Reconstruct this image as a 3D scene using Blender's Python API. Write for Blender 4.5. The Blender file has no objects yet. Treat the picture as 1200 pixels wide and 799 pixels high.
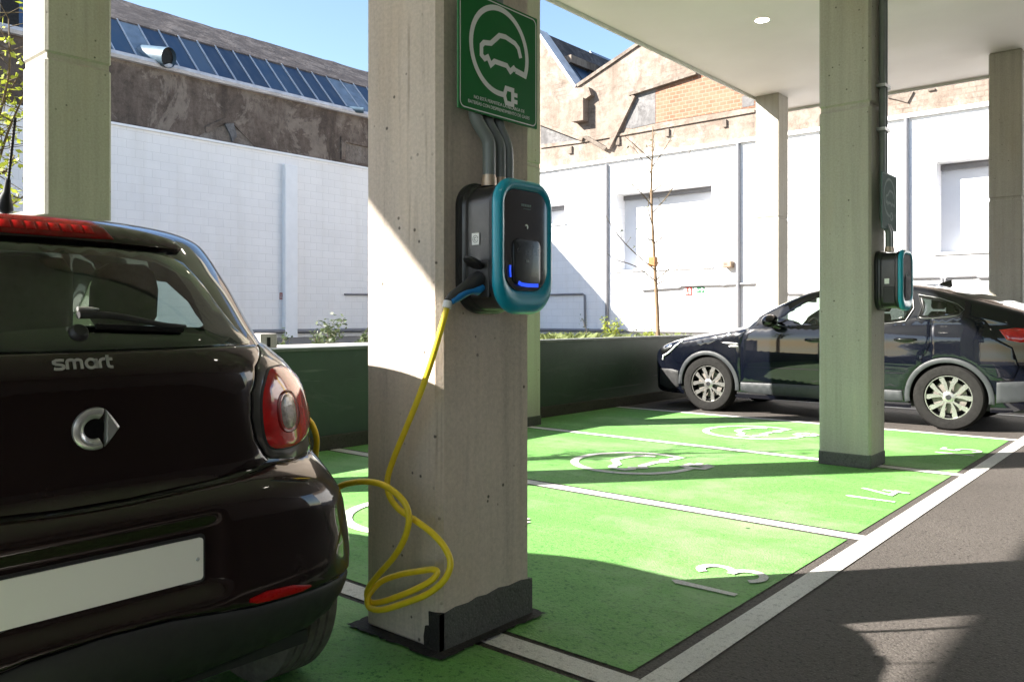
import bpy, bmesh, math, random
from mathutils import Vector, Matrix, noise
from mathutils.geometry import delaunay_2d_cdt

random.seed(7)
scene = bpy.context.scene
COL = scene.collection
R = math.radians
PI = math.pi

# ------------------------------------------------------------------ camera geometry
CF, CHY, CYAW, CH = 957.27, 372.55, 0.7066, 1.2      # focal (px of 1200), horizon row, yaw, eye height
CC, CS = math.cos(CYAW), math.sin(CYAW)
def at(px, py, X=None, Y=None, Z=None):
    """world point seen at a photo position, on the plane X=, Y= or Z= (used to survey real surfaces)"""
    r = (px-600)/CF
    if X is not None: z = X/(CC*r-CS)
    elif Y is not None: z = Y/(CS*r+CC)
    else: z = (CH-Z)*CF/(py-CHY)
    return Vector((z*(CC*r-CS), z*(CS*r+CC), CH-(py-CHY)/CF*z))

# ------------------------------------------------------------------ materials
def new_mat(name):
    m = bpy.data.materials.new(name); m.use_nodes = True
    nt = m.node_tree
    for n in list(nt.nodes): nt.nodes.remove(n)
    out = nt.nodes.new('ShaderNodeOutputMaterial')
    b = nt.nodes.new('ShaderNodeBsdfPrincipled')
    nt.links.new(b.outputs[0], out.inputs[0])
    return m, nt, b, out
class NT:
    def __init__(s, nt): s.nt = nt
    def node(s, t, **k):
        n = s.nt.nodes.new(t)
        for a, v in k.items(): setattr(n, a, v)
        return n
    def link(s, a, b): s.nt.links.new(a, b)
    def coords(s, scale=(1,1,1), rot=(0,0,0), kind='Object'):
        tc = s.node('ShaderNodeTexCoord'); mp = s.node('ShaderNodeMapping')
        mp.inputs['Scale'].default_value = scale; mp.inputs['Rotation'].default_value = rot
        s.link(tc.outputs[kind], mp.inputs[0]); return mp.outputs[0]
    def noise(s, vec, scale, detail=4, rough=.55, dist=0):
        n = s.node('ShaderNodeTexNoise'); n.inputs['Scale'].default_value = scale
        n.inputs['Detail'].default_value = detail; n.inputs['Roughness'].default_value = rough
        n.inputs['Distortion'].default_value = dist
        s.link(vec, n.inputs['Vector']); return n.outputs[0]
    def voro(s, vec, scale, out='Distance', rand=1.0):
        n = s.node('ShaderNodeTexVoronoi'); n.inputs['Scale'].default_value = scale
        n.inputs['Randomness'].default_value = rand
        s.link(vec, n.inputs['Vector']); return n.outputs[out]
    def ramp(s, fac, stops):
        n = s.node('ShaderNodeValToRGB'); cr = n.color_ramp
        while len(cr.elements) < len(stops): cr.elements.new(.5)
        for e, (p, c) in zip(cr.elements, stops):
            e.position = p; e.color = (c, c, c, 1) if not hasattr(c, '__len__') else (*c, 1)
        s.link(fac, n.inputs[0]); return n.outputs[0]
    def mix(s, fac, a, b, mode='MIX'):
        n = s.node('ShaderNodeMix', data_type='RGBA', blend_type=mode)
        for i, v in ((0, fac), (6, a), (7, b)):
            if hasattr(v, 'is_linked') or isinstance(v, bpy.types.NodeSocket): s.link(v, n.inputs[i])
            elif hasattr(v, '__len__'): n.inputs[i].default_value = (*v, 1)
            else: n.inputs[i].default_value = v
        return n.outputs[2]
    def math(s, op, a, b=0.0):
        n = s.node('ShaderNodeMath', operation=op)
        for i, v in ((0, a), (1, b)):
            if isinstance(v, bpy.types.NodeSocket): s.link(v, n.inputs[i])
            else: n.inputs[i].default_value = v
        return n.outputs[0]
    def bump(s, h, strength, dist, bsdf):
        n = s.node('ShaderNodeBump'); n.inputs['Strength'].default_value = strength
        n.inputs['Distance'].default_value = dist
        s.link(h, n.inputs['Height']); s.link(n.outputs[0], bsdf.inputs['Normal'])

def simple(name, c, rough=.5, metal=0, coat=0, var=.12, scale=8, bump=0, spec=None, bscale=60, coat_rough=.03):
    m, nt, b, o = new_mat(name); N = NT(nt)
    v = N.coords()
    n = N.noise(v, scale, 5)
    lo = tuple(max(0, x*(1-var)) for x in c); hi = tuple(min(1, x*(1+var)) for x in c)
    N.link(N.ramp(n, [(.3, lo), (.7, hi)]), b.inputs['Base Color'])
    b.inputs['Roughness'].default_value = rough; b.inputs['Metallic'].default_value = metal
    if coat: b.inputs['Coat Weight'].default_value = coat; b.inputs['Coat Roughness'].default_value = coat_rough
    if spec is not None: b.inputs['Specular IOR Level'].default_value = spec
    r = N.noise(v, scale*3.1, 4)
    N.link(N.ramp(r, [(.3, max(0, rough*.85)), (.7, min(1, rough*1.15))]), b.inputs['Roughness'])
    if bump: N.bump(N.noise(v, bscale, 5), bump, .01, b)
    return m

def paint(name, c, rough, metal):
    # clear-coated car paint with a fine flake and a little road dust
    m, nt, b, o = new_mat(name); N = NT(nt)
    fl = N.voro(N.coords(), 900, 'Color')
    c1 = N.mix(N.math('MULTIPLY', .16, 1.0), c, N.mix(1.0, fl, c, 'MULTIPLY'))
    dust = N.ramp(N.noise(N.coords(), 3.0, 6, .6), [(.45, 0), (.9, .02)])
    N.link(N.mix(dust, c1, (.25, .24, .22)), b.inputs['Base Color'])
    b.inputs['Roughness'].default_value = rough; b.inputs['Metallic'].default_value = metal
    b.inputs['Coat Weight'].default_value = 1.0; b.inputs['Coat Roughness'].default_value = .025; b.inputs['Specular IOR Level'].default_value = .06
    return m
def emit(name, c, s):
    m, nt, b, o = new_mat(name)
    b.inputs['Base Color'].default_value = (*c, 1)
    b.inputs['Emission Color'].default_value = (*c, 1); b.inputs['Emission Strength'].default_value = s
    return m

def glass(name, tint, refl=1.0, rough=.0, ior=1.5):
    m = bpy.data.materials.new(name); m.use_nodes = True
    nt = m.node_tree; N = NT(nt)
    for n in list(nt.nodes): nt.nodes.remove(n)
    o = N.node('ShaderNodeOutputMaterial'); t = N.node('ShaderNodeBsdfTransparent'); g = N.node('ShaderNodeBsdfGlossy')
    t.inputs[0].default_value = (*tint, 1); g.inputs['Roughness'].default_value = rough
    lw = N.node('ShaderNodeLayerWeight'); lw.inputs[0].default_value = .5
    fac = N.math('ADD', N.math('MULTIPLY', N.math('POWER', lw.outputs['Facing'], 4.0), .8), .06)
    sm = N.noise(N.coords(), 6, 3)
    N.link(N.ramp(sm, [(.3, (.9*refl,)*3), (.7, (refl,)*3)]), g.inputs[0])
    mx = N.node('ShaderNodeMixShader')
    N.link(fac, mx.inputs[0]); N.link(t.outputs[0], mx.inputs[1]); N.link(g.outputs[0], mx.inputs[2])
    N.link(mx.outputs[0], o.inputs[0])
    return m

def concrete(name, base, streak=.35, pits=True, fine=.12, warm=0.0, lines=0.0):
    m, nt, b, o = new_mat(name); N = NT(nt)
    v = N.coords(); vs = N.coords(scale=(14, 14, .55)); vw = N.coords(scale=(5, 5, .9))
    s1 = N.noise(vs, 1.0, 6, .65, .2); s2 = N.noise(v, 2.3, 5); s3 = N.noise(v, 70, 4, .7)
    dark = tuple(x*(1-streak) for x in base)
    c = N.ramp(s1, [(.30, dark), (.46, tuple(x*.93 for x in base)), (.72, tuple(min(1, x*1.1) for x in base))])
    c = N.mix(N.ramp(s2, [(.35, .0), (.7, .35)]), c, tuple(x*(.68+.1*warm) for x in base))
    c = N.mix(fine*2.0, c, N.ramp(s3, [(.3, tuple(x*.45 for x in base)), (.65, tuple(min(1, x*1.35) for x in base))]))
    # rusty-ochre tint drifting down the face
    c = N.mix(N.ramp(N.noise(vw, 1.0, 4), [(.55, 0), (.8, .28)]), c, (base[0]*.95, base[1]*.80, base[2]*.58))
    h = N.mix(.5, s1, s3)
    if pits:
        vo = N.voro(v, 16)
        gate = N.noise(v, 5, 3)
        hole = N.math('MULTIPLY', N.ramp(vo, [(.07, 1), (.13, 0)]), N.ramp(gate, [(.5, 0), (.6, 1)]))
        c = N.mix(hole, c, tuple(x*.2 for x in base))
        h = N.mix(hole, h, (0, 0, 0))
    if lines:
        vl = N.coords(scale=(17, 17, .45))
        l = N.ramp(N.noise(vl, 1.0, 5, .62, .7), [(.34, 1), (.44, 0)])
        l = N.math('MULTIPLY', l, N.ramp(N.noise(v, 3.2, 4), [(.42, .1), (.62, 1)]))
        c = N.mix(N.math('MULTIPLY', l, lines), c, (base[0]*.26, base[1]*.23, base[2]*.20))
    N.link(c, b.inputs['Base Color'])
    b.inputs['Roughness'].default_value = .85; b.inputs['Specular IOR Level'].default_value = .25
    N.bump(h, .35, .006, b)
    return m

def ground_mat(name, base, pit, light, rough=.85, pitamt=.5, wear=None, green=False):
    m, nt, b, o = new_mat(name); N = NT(nt)
    v = N.coords()
    n1 = N.noise(v, 1.1, 5, .6); n2 = N.noise(v, 210, 3, .7); vo = N.voro(v, 95); n4 = N.noise(v, 44, 6, .8)
    c = N.ramp(n1, [(.3, tuple(x*.82 for x in base)), (.7, tuple(min(1, x*1.12) for x in base))])
    c = N.mix(N.ramp(vo, [(.05, .55), (.35, 0)]), c, light)
    c = N.mix(N.ramp(n4, [(.37, min(1, pitamt*1.25)), (.47, 0)]), c, pit)
    c = N.mix(N.ramp(n2, [(.3, .5), (.55, 0)]), c, pit)
    if wear:
        w = N.noise(v, .8, 6, .7)
        c = N.mix(N.ramp(w, [(.48, 0), (.72, .8)]), c, wear)
        st = N.noise(N.coords(scale=(.6, 7, 1), rot=(0, 0, .12)), 1.3, 5, .65)
        c = N.mix(N.ramp(st, [(.56, 0), (.72, .25)]), c, wear)
        tk = N.noise(N.coords(scale=(.22, 3.2, 1), rot=(0, 0, .04)), 1.0, 5, .6)
        c = N.mix(N.ramp(tk, [(.52, 0), (.72, .38)]), c, tuple(x*.55 for x in base))
        sp = N.noise(v, 2.6, 6, .75)
        c = N.mix(N.ramp(sp, [(.60, 0), (.74, .4)]), c, tuple(x*.5 for x in base))
        bl = N.voro(v, 1.7)
        c = N.mix(N.ramp(bl, [(.018, .9), (.03, 0)]), c, tuple(x*.25 for x in pit))
    N.link(c, b.inputs['Base Color'])
    b.inputs['Roughness'].default_value = rough; b.inputs['Specular IOR Level'].default_value = .3
    N.bump(N.mix(.5, n4, vo), .55, .008, b)
    return m

def block_wall(name, base, rot, mortar=.87, soft=.7):
    m, nt, b, o = new_mat(name); N = NT(nt)
    v = N.coords(rot=rot)
    br = N.node('ShaderNodeTexBrick'); N.link(v, br.inputs['Vector'])
    br.inputs['Scale'].default_value = 1.0; br.inputs['Brick Width'].default_value = .42
    br.inputs['Row Height'].default_value = .21; br.inputs['Mortar Size'].default_value = .010
    br.inputs['Mortar Smooth'].default_value = soft
    br.inputs['Color1'].default_value = (*base, 1); br.inputs['Color2'].default_value = (*[x*.965 for x in base], 1)
    br.inputs['Mortar'].default_value = (*[x*mortar for x in base], 1)
    n = N.noise(N.coords(), 1.2, 6)
    c = N.mix(N.ramp(n, [(.4, 0), (.75, .22)]), br.outputs[0], tuple(x*.78 for x in base))
    pt = N.noise(N.coords(scale=(.6, .6, 1.4)), .8, 4, .6)
    c = N.mix(N.ramp(pt, [(.56, 0), (.575, .10)]), c, tuple(x*.86 for x in base))
    drip = N.noise(N.coords(scale=(3, 3, .25)), 1.0, 5)
    c = N.mix(N.ramp(drip, [(.5, 0), (.8, .30)]), c, (base[0]*.75, base[1]*.72, base[2]*.66))
    N.link(c, b.inputs['Base Color']); b.inputs['Roughness'].default_value = .7
    N.bump(N.mix(.25, N.math('SUBTRACT', 1.0, br.outputs[1]), N.noise(N.coords(), 25, 4)), .5, .008, b)
    return m

def stone(name, base, dark, light, scale=1.0, brick=0.0, rot=(PI/2, 0, 0)):
    m, nt, b, o = new_mat(name); N = NT(nt)
    v = N.coords(); vd = N.coords(scale=(1.3, 1.3, .35))
    n1 = N.noise(vd, 1.1*scale, 7, .65, .4); n2 = N.noise(v, 5*scale, 6, .7); n3 = N.noise(v, 28*scale, 4, .7)
    c = N.ramp(n1, [(.32, dark), (.5, base), (.72, light)])
    c = N.mix(N.ramp(n2, [(.38, .6), (.55, 0)]), c, tuple(x*.6 for x in dark))
    c = N.mix(.3, c, N.ramp(n3, [(.3, tuple(x*.5 for x in base)), (.7, tuple(min(1, x*1.4) for x in base))]))
    pz = N.noise(v, .75*scale, 7, .72, .5)
    pm = N.ramp(pz, [(.53, 0), (.565, .5)])
    c = N.mix(pm, c, N.ramp(n2, [(.3, tuple(x*.8 for x in light)), (.7, tuple(min(1, x*1.15) for x in light))]))
    rz = N.noise(N.coords(scale=(2.2, 2.2, .3)), 1.0*scale, 5, .6)
    c = N.mix(N.ramp(rz, [(.56, 0), (.74, .55)]), c, tuple(x*.75 for x in dark))
    n2 = N.mix(.5, n2, pm)
    h = n2
    if brick:
        br = N.node('ShaderNodeTexBrick'); N.link(N.coords(rot=rot), br.inputs['Vector'])
        br.inputs['Scale'].default_value = 1.0; br.inputs['Brick Width'].default_value = .30; br.inputs['Row Height'].default_value = .12
        br.inputs['Mortar Size'].default_value = .014
        br.inputs['Color1'].default_value = (1, 1, 1, 1); br.inputs['Color2'].default_value = (.72, .72, .72, 1); br.inputs['Mortar'].default_value = (.45, .45, .45, 1)
        g = N.ramp(N.noise(v, .9, 4), [(.5, 0), (.68, brick)])
        c = N.mix(g, c, N.mix(1.0, c, br.outputs[0], 'MULTIPLY'))
        h = N.mix(g, n2, br.outputs[0])
    N.link(c, b.inputs['Base Color']); b.inputs['Roughness'].default_value = .9; b.inputs['Specular IOR Level'].default_value = .15
    N.bump(h, .7, .03, b)
    return m

def bricks(name):
    m, nt, b, o = new_mat(name); N = NT(nt)
    br = N.node('ShaderNodeTexBrick'); N.link(N.coords(rot=(PI/2, 0, 0)), br.inputs['Vector'])
    br.inputs['Scale'].default_value = 1.0; br.inputs['Brick Width'].default_value = .20; br.inputs['Row Height'].default_value = .105
    br.inputs['Mortar Size'].default_value = .014
    br.inputs['Color1'].default_value = (.235, .110, .062, 1); br.inputs['Color2'].default_value = (.18, .075, .042, 1); br.inputs['Mortar'].default_value = (.25, .165, .12, 1)
    n = N.noise(N.coords(), 3, 5)
    c = N.mix(N.ramp(n, [(.4, 0), (.75, .5)]), br.outputs[0], (.26, .16, .11))
    N.link(c, b.inputs['Base Color']); b.inputs['Roughness'].default_value = .9
    N.bump(N.math('SUBTRACT', 1.0, br.outputs[1]), .8, .02, b)
    return m

def bark(name, base):
    m, nt, b, o = new_mat(name); N = NT(nt)
    n = N.noise(N.coords(scale=(30, 30, 6)), 1.0, 6, .7)
    N.link(N.ramp(n, [(.3, tuple(x*.45 for x in base)), (.7, tuple(x*1.2 for x in base))]), b.inputs['Base Color'])
    b.inputs['Roughness'].default_value = .9; N.bump(n, .6, .01, b); return m

def leafm(name, a, c2):
    m, nt, b, o = new_mat(name); N = NT(nt)
    oi = N.noise(N.coords(), 9, 3)
    N.link(N.ramp(oi, [(.3, a), (.7, c2)]), b.inputs['Base Color']); b.inputs['Roughness'].default_value = .55
    try: b.inputs['Subsurface Weight'].default_value = 0
    except Exception: pass
    tr = N.node('ShaderNodeBsdfTranslucent'); N.link(N.ramp(oi, [(.3, a), (.7, c2)]), tr.inputs[0])
    mx = N.node('ShaderNodeMixShader'); mx.inputs[0].default_value = .35
    N.link(b.outputs[0], mx.inputs[1]); N.link(tr.outputs[0], mx.inputs[2]); N.link(mx.outputs[0], o.inputs[0])
    return m

M = {}
M['concrete'] = concrete('column_concrete', (.60, .515, .44), .34, True, .11, .3, lines=.42)
M['concrete_b'] = concrete('column_concrete_smooth', (.43, .405, .35), .22, True, .10, .2)
M['bitumen'] = ground_mat('bitumen', (.10, .10, .093), (.035, .035, .033), (.22, .22, .205), .75, .5)
M['tar'] = ground_mat('tar_strip', (.026, .023, .021), (.008, .008, .008), (.05, .045, .04), .8, .6)
M['asphalt'] = ground_mat('asphalt', (.088, .077, .070), (.014, .012, .011), (.22, .20, .185), .8, .9)
M['green'] = ground_mat('green_paint', (.150, .365, .088), (.030, .120, .026), (.21, .43, .14), .7, .8, wear=(.29, .43, .22))
M['white_paint'] = ground_mat('road_white', (.68, .66, .63), (.20, .19, .18), (.76, .74, .72), .75, .42)
M['ceiling'] = simple('ceiling_paint', (.84, .80, .77), .75, var=.04, scale=.8, bump=.1, bscale=14)
M['fascia'] = simple('fascia', (.60, .61, .56), .6, var=.06)
M['block_x'] = block_wall('white_blocks_x', (.80, .80, .81), (PI/2, 0, 0))
M['block_y'] = block_wall('white_blocks_y', (.83, .805, .78), (-PI/2, PI/2, 0))
M['white'] = simple('white_render', (.80, .80, .80), .7, var=.04, scale=3)
M['window_blank'] = simple('blank_window', (.62, .63, .66), .6, var=.05, scale=2)
M['stone_dark'] = stone('stained_render', (.135, .105, .085), (.055, .043, .036), (.27, .225, .185), 1.0)
M['roof_dark'] = stone('old_roof', (.085, .072, .068), (.035, .03, .03), (.17, .15, .14), 2.0, brick=.6, rot=(-PI/2, PI/2, 0))
M['stone_pale'] = stone('pale_masonry', (.225, .180, .150), (.14, .108, .085), (.285, .245, .215), 1.0, brick=.55)
M['plaster_grey'] = stone('grey_plaster', (.155, .15, .15), (.085, .08, .08), (.205, .20, .20), 1.6)
M['plaster_cream'] = stone('cream_plaster', (.18, .15, .125), (.10, .082, .07), (.235, .205, .18), 1.6)
M['brick'] = bricks('exposed_brick')
M['gutter'] = simple('gutter', (.50, .49, .50), .6, var=.2, scale=4)
def pane_mat():
    m, nt, b, o = new_mat('blue_pane'); N = NT(nt)
    oi = N.node('ShaderNodeObjectInfo')
    c = N.ramp(oi.outputs['Random'], [(0, (.010, .028, .060)), (.6, (.016, .042, .088)), (.9, (.03, .065, .11)), (1, (.07, .10, .14))])
    g = N.noise(N.coords(scale=(1, 3, 1)), 2.0, 5)
    N.link(N.mix(N.ramp(g, [(.45, 0), (.8, .5)]), c, (.09, .10, .11)), b.inputs['Base Color'])
    b.inputs['Roughness'].default_value = .3
    return m
M['blue_pane'] = pane_mat()
M['pale_pane'] = simple('pale_pane', (.16, .20, .24), .35, var=.3, scale=3)
M['mullion'] = simple('mullion', (.42, .44, .47), .5)
M['ductm'] = simple('duct_blue', (.075, .12, .16), .5, var=.2)
M['black'] = simple('void_black', (.008, .008, .008), .9)
def low_wall_mat():
    m, nt, b, o = new_mat('low_wall_green'); N = NT(nt); v = N.coords()
    c = N.ramp(N.noise(v, 2.0, 6, .65), [(.3, (.010, .027, .014)), (.7, (.020, .048, .027))])
    sc = N.noise(N.coords(scale=(1, .55, 2.6), rot=(.35, 0, 0)), 1.5, 7, .75, 1.2)
    c = N.mix(N.ramp(sc, [(.54, 0), (.72, .55)]), c, (.065, .078, .066))
    s2 = N.noise(N.coords(scale=(1, .4, 9), rot=(-.5, 0, 0)), 1.2, 4, .6, .5)
    c = N.mix(N.ramp(s2, [(.66, 0), (.70, .5)]), c, (.12, .13, .12))
    N.link(c, b.inputs['Base Color']); b.inputs['Roughness'].default_value = .5
    N.bump(N.noise(v, 9, 5), .15, .01, b); return m
M['wall_green'] = low_wall_mat()
M['wall_skirt'] = ground_mat('wall_skirt', (.06, .058, .048), (.02, .02, .018), (.12, .115, .10), .9, .6)
M['coping'] = simple('coping', (.09, .10, .09), .5, var=.2)
M['kerb'] = concrete('pale_kerb', (.60, .56, .53), .15, False, .1)
M['bed'] = ground_mat('planting_bed', (.22, .19, .15), (.09, .075, .06), (.33, .30, .25), .95, .6)
M['galv'] = simple('galvanised', (.30, .31, .31), .38, metal=.75, var=.25, scale=20)
M['pvc'] = simple('grey_conduit', (.17, .19, .19), .42, var=.12)
M['fitting'] = simple('brass_fitting', (.52, .40, .30), .4, metal=.4)
M['pipe_wall'] = simple('wall_pipe', (.17, .17, .18), .5, var=.1)
M['sign_green'] = simple('sign_green', (.006, .145, .028), .4, var=.06, scale=2, spec=.15)
M['sign_white'] = simple('sign_white', (.72, .75, .72), .4, var=.03)
M['sign_teal'] = simple('faded_sign', (.07, .125, .12), .7, var=.06, spec=.08)
M['sign_pale'] = simple('faded_lines', (.24, .32, .31), .7, var=.06, spec=.08)
M['face_grey'] = simple('faded_face', (.045, .05, .065), .65, var=.06, spec=.1)
M['sign_red'] = simple('sign_red', (.30, .018, .008), .45)
M['exit_green'] = simple('exit_green', (.004, .11, .035), .45)
M['teal'] = simple('charger_teal', (.0, .285, .40), .38, var=.05, coat=.2)
M['ch_black'] = simple('charger_black', (.014, .015, .016), .33, var=.15, bump=.04, bscale=220)
M['ch_gloss'] = simple('charger_face', (.006, .007, .009), .05, var=.1, coat=1.0)
M['ch_mid'] = simple('charger_panel', (.009, .010, .012), .25, var=.1, coat=.15)
M['led'] = emit('charger_led', (.008, .06, .75), .26)
M['plug_grey'] = simple('plug_grey', (.028, .028, .03), .5, var=.1)
M['plug_blue'] = simple('plug_blue', (.01, .17, .45), .4, var=.08)
M['tag_white'] = simple('tag_white', (.75, .75, .74), .5, var=.04)
M['yellow'] = simple('yellow_cable', (.78, .58, .022), .38, var=.08, scale=30)
M['lamp'] = emit('downlight', (1.0, .93, .82), 9.0)
M['paint_brown'] = paint('brown_black_paint', (.0150, .0072, .0066), .32, .3)
M['gloss_black'] = paint('gloss_black', (.004, .004, .0045), .2, 0)
M['tridion'] = paint('grey_body_paint', (.085, .081, .078), .34, .5)
M['plastic'] = simple('black_plastic', (.012, .012, .0125), .55, var=.15, bump=.05, bscale=300)
M['rubber'] = simple('tyre_rubber', (.0095, .009, .0085), .8, var=.25, scale=25, bump=.08, bscale=120, spec=.2)
M['rubber_lit'] = simple('lit_tyre_rubber', (.12, .11, .10), .8, var=.25, scale=25, bump=.08, bscale=120, spec=.3)  # lighter rubber copy for the hatchback tyres, ambient light put into the colour
M['chrome_dim'] = simple('dim_chrome', (.20, .20, .20), .35, metal=.8, var=.06)
M['alloy'] = simple('alloy_silver', (.36, .35, .335), .28, metal=.85, var=.06)
M['alloy_dark'] = simple('alloy_dark', (.02, .02, .022), .4, metal=.4)
M['disc'] = simple('brake_disc', (.20, .18, .16), .45, metal=.7)
M['chrome'] = simple('satin_chrome', (.55, .55, .55), .22, metal=1.0, var=.05)
M['satin'] = simple('satin_silver', (.50, .50, .50), .33, metal=.75, var=.06)
M['plate'] = simple('number_plate', (.80, .77, .725), .42, var=.02, scale=2)
M['red_lens'] = simple('red_lens', (.46, .010, .009), .12, var=.35, scale=14, coat=1.0)
M['red_dark'] = simple('red_lens_dark', (.16, .0015, .002), .2, var=.3, scale=25, spec=.3)
M['red_brake'] = simple('red_brake', (.36, .003, .004), .3, var=.2, scale=40, spec=.2)
M['clear_lens'] = simple('clear_lens', (.30, .25, .24), .18, var=.4, scale=60, coat=1.0, bump=.25, bscale=150)
M['navy'] = paint('navy_paint', (.0018, .0026, .0062), .3, .0)
M['cladding'] = simple('grey_cladding', (.022, .025, .028), .55, var=.08)
M['seat'] = simple('seat_cloth', (.030, .032, .031), .9, var=.25, scale=30, bump=.1)
M['trim_grey'] = simple('trim_grey', (.10, .11, .10), .7, var=.15)
M['glass_dark'] = glass('tinted_glass', (.22, .25, .24))
M['glass'] = glass('car_glass', (.70, .80, .74))
M['glass_rear'] = glass('rear_glass', (.84, .93, .88))
M['bark'] = bark('bark', (.22, .15, .09))
M['twig'] = bark('twig', (.13, .095, .05))
M['leaf_y'] = leafm('leaf_yellow', (.30, .36, .03), (.42, .46, .06))
M['leaf_g'] = leafm('leaf_green', (.05, .075, .035), (.09, .12, .05))
M['leaf_f'] = leafm('leaf_fresh', (.22, .28, .03), (.32, .36, .06))
M['grass'] = leafm('grass_blade', (.13, .17, .05), (.22, .25, .09))
M['timber'] = simple('timber_tag', (.27, .12, .035), .7, var=.2, scale=20)
M['cream_box'] = simple('cream_box', (.30, .21, .14), .6, var=.06)

# ------------------------------------------------------------------ mesh builder
class MB:
    def __init__(s): s.v = []; s.f = []
    def add(s, vs, fs):
        o = len(s.v); s.v += [tuple(v) for v in vs]; s.f += [tuple(i+o for i in f) for f in fs]; return s
    def box(s, x0, x1, y0, y1, z0, z1, mtx=None):
        vs = [Vector(p) for p in ((x0,y0,z0),(x1,y0,z0),(x1,y1,z0),(x0,y1,z0),(x0,y0,z1),(x1,y0,z1),(x1,y1,z1),(x0,y1,z1))]
        if mtx: vs = [mtx @ v for v in vs]
        return s.add(vs, [(0,3,2,1),(4,5,6,7),(0,1,5,4),(1,2,6,5),(2,3,7,6),(3,0,4,7)])
    def tube(s, pts, r, n=10, caps=True):
        pts = [Vector(p) for p in pts]; m = len(pts)
        rs = r if hasattr(r, '__len__') else [r]*m
        t0 = (pts[1]-pts[0]).normalized()
        up = Vector((0, 0, 1)) if abs(t0.z) < .9 else Vector((1, 0, 0))
        nrm = t0.cross(up).normalized(); vs = []
        for i, p in enumerate(pts):
            t = (pts[min(i+1, m-1)]-pts[max(i-1, 0)])
            t = t.normalized() if t.length > 1e-9 else t0
            nrm = (nrm-t*nrm.dot(t)); nrm = nrm.normalized() if nrm.length > 1e-6 else t.orthogonal().normalized()
            bn = t.cross(nrm)
            for k in range(n):
                a = 2*PI*k/n; vs.append(p+(nrm*math.cos(a)+bn*math.sin(a))*rs[i])
        fs = [(i*n+k, i*n+(k+1) % n, (i+1)*n+(k+1) % n, (i+1)*n+k) for i in range(m-1) for k in range(n)]
        if caps: fs += [tuple(reversed(range(n))), tuple(range((m-1)*n, m*n))]
        return s.add(vs, fs)
    def lathe(s, prof, n=48, mtx=None, closed=False, caps=False):
        """prof: (radius, height) pairs turned about local z"""
        vs = []
        for rr, h in prof:
            for k in range(n):
                a = 2*PI*k/n; v = Vector((rr*math.cos(a), rr*math.sin(a), h))
                vs.append(mtx @ v if mtx else v)
        m = len(prof); last = m if closed else m-1
        fs = [(i*n+k, i*n+(k+1) % n, ((i+1) % m)*n+(k+1) % n, ((i+1) % m)*n+k) for i in range(last) for k in range(n)]
        if not closed and caps:
            if prof[0][0] > 1e-4: fs.append(tuple(reversed(range(n))))
            if prof[-1][0] > 1e-4: fs.append(tuple(range((m-1)*n, m*n)))
        return s.add(vs, fs)
    def prism(s, poly, fn, d0, d1):
        """poly of 2d points; fn(a, b, d) -> 3d"""
        n = len(poly)
        vs = [fn(a, b, d0) for a, b in poly]+[fn(a, b, d1) for a, b in poly]
        fs = [tuple(reversed(range(n))), tuple(range(n, 2*n))]+[(i, (i+1) % n, n+(i+1) % n, n+i) for i in range(n)]
        return s.add(vs, fs)
    def loft(s, rings, cap0=True, cap1=True):
        n = len(rings[0]); o = []
        for rg in rings: o += list(rg)
        fs = [(i*n+k, i*n+(k+1) % n, (i+1)*n+(k+1) % n, (i+1)*n+k) for i in range(len(rings)-1) for k in range(n)]
        if cap0: fs.append(tuple(reversed(range(n))))
        if cap1: fs.append(tuple(range((len(rings)-1)*n, len(rings)*n)))
        return s.add(o, fs)
    def ribbon(s, pts, w, fn, t=.0, closed=False):
        """flat stroke of width w (number or list) along 2d pts; fn(a, b, d) -> 3d, thickness t"""
        n = len(pts); L = []; Rr = []
        ws = w if hasattr(w, '__len__') else [w]*n
        for i in range(n):
            p = Vector(pts[i])
            a = Vector(pts[(i-1) % n] if closed or i > 0 else pts[i]); c = Vector(pts[(i+1) % n] if closed or i < n-1 else pts[i])
            d1 = (p-a); d2 = (c-p)
            d1 = d1.normalized() if d1.length > 1e-9 else d2.normalized()
            d2 = d2.normalized() if d2.length > 1e-9 else d1
            tg = (d1+d2); tg = tg.normalized() if tg.length > 1e-6 else d1
            nm = Vector((-tg.y, tg.x)); k = max(.55, nm.dot(Vector((-d1.y, d1.x))))
            L.append(p+nm*ws[i]/2/k); Rr.append(p-nm*ws[i]/2/k)
        m = n if closed else n-1
        vs = [fn(q.x, q.y, t) for q in L]+[fn(q.x, q.y, t) for q in Rr]
        fs = [(n+i, n+(i+1) % n, (i+1) % n, i) for i in range(m)]
        if t > 0:
            vs += [fn(q.x, q.y, 0) for q in L]+[fn(q.x, q.y, 0) for q in Rr]
            fs += [(i, (i+1) % n, 2*n+(i+1) % n, 2*n+i) for i in range(m)]+[(n+(i+1) % n, n+i, 3*n+i, 3*n+(i+1) % n) for i in range(m)]
            if not closed: fs += [(0, 2*n, 3*n, n), (n-1, 2*n-1, 4*n-1, 3*n-1)]
        return s.add(vs, fs)
    def build(s, name, mat, parent=None, smooth=None, bevel=0, seg=2, loc=None, fix=True, weld=0):
        bm = bmesh.new()
        vv = [bm.verts.new(v) for v in s.v]
        for f in s.f:
            try: bm.faces.new([vv[i] for i in f])
            except ValueError: pass
        if weld: bmesh.ops.remove_doubles(bm, verts=bm.verts, dist=weld)
        if fix: bmesh.ops.recalc_face_normals(bm, faces=bm.faces)
        if bevel:
            es = [e for e in bm.edges if len(e.link_faces) == 2 and e.calc_face_angle(0) > R(40)]
            bmesh.ops.bevel(bm, geom=es, offset=bevel, segments=seg, profile=.5, affect='EDGES', clamp_overlap=True)
        me = bpy.data.meshes.new(name); bm.to_mesh(me); bm.free()
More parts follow.
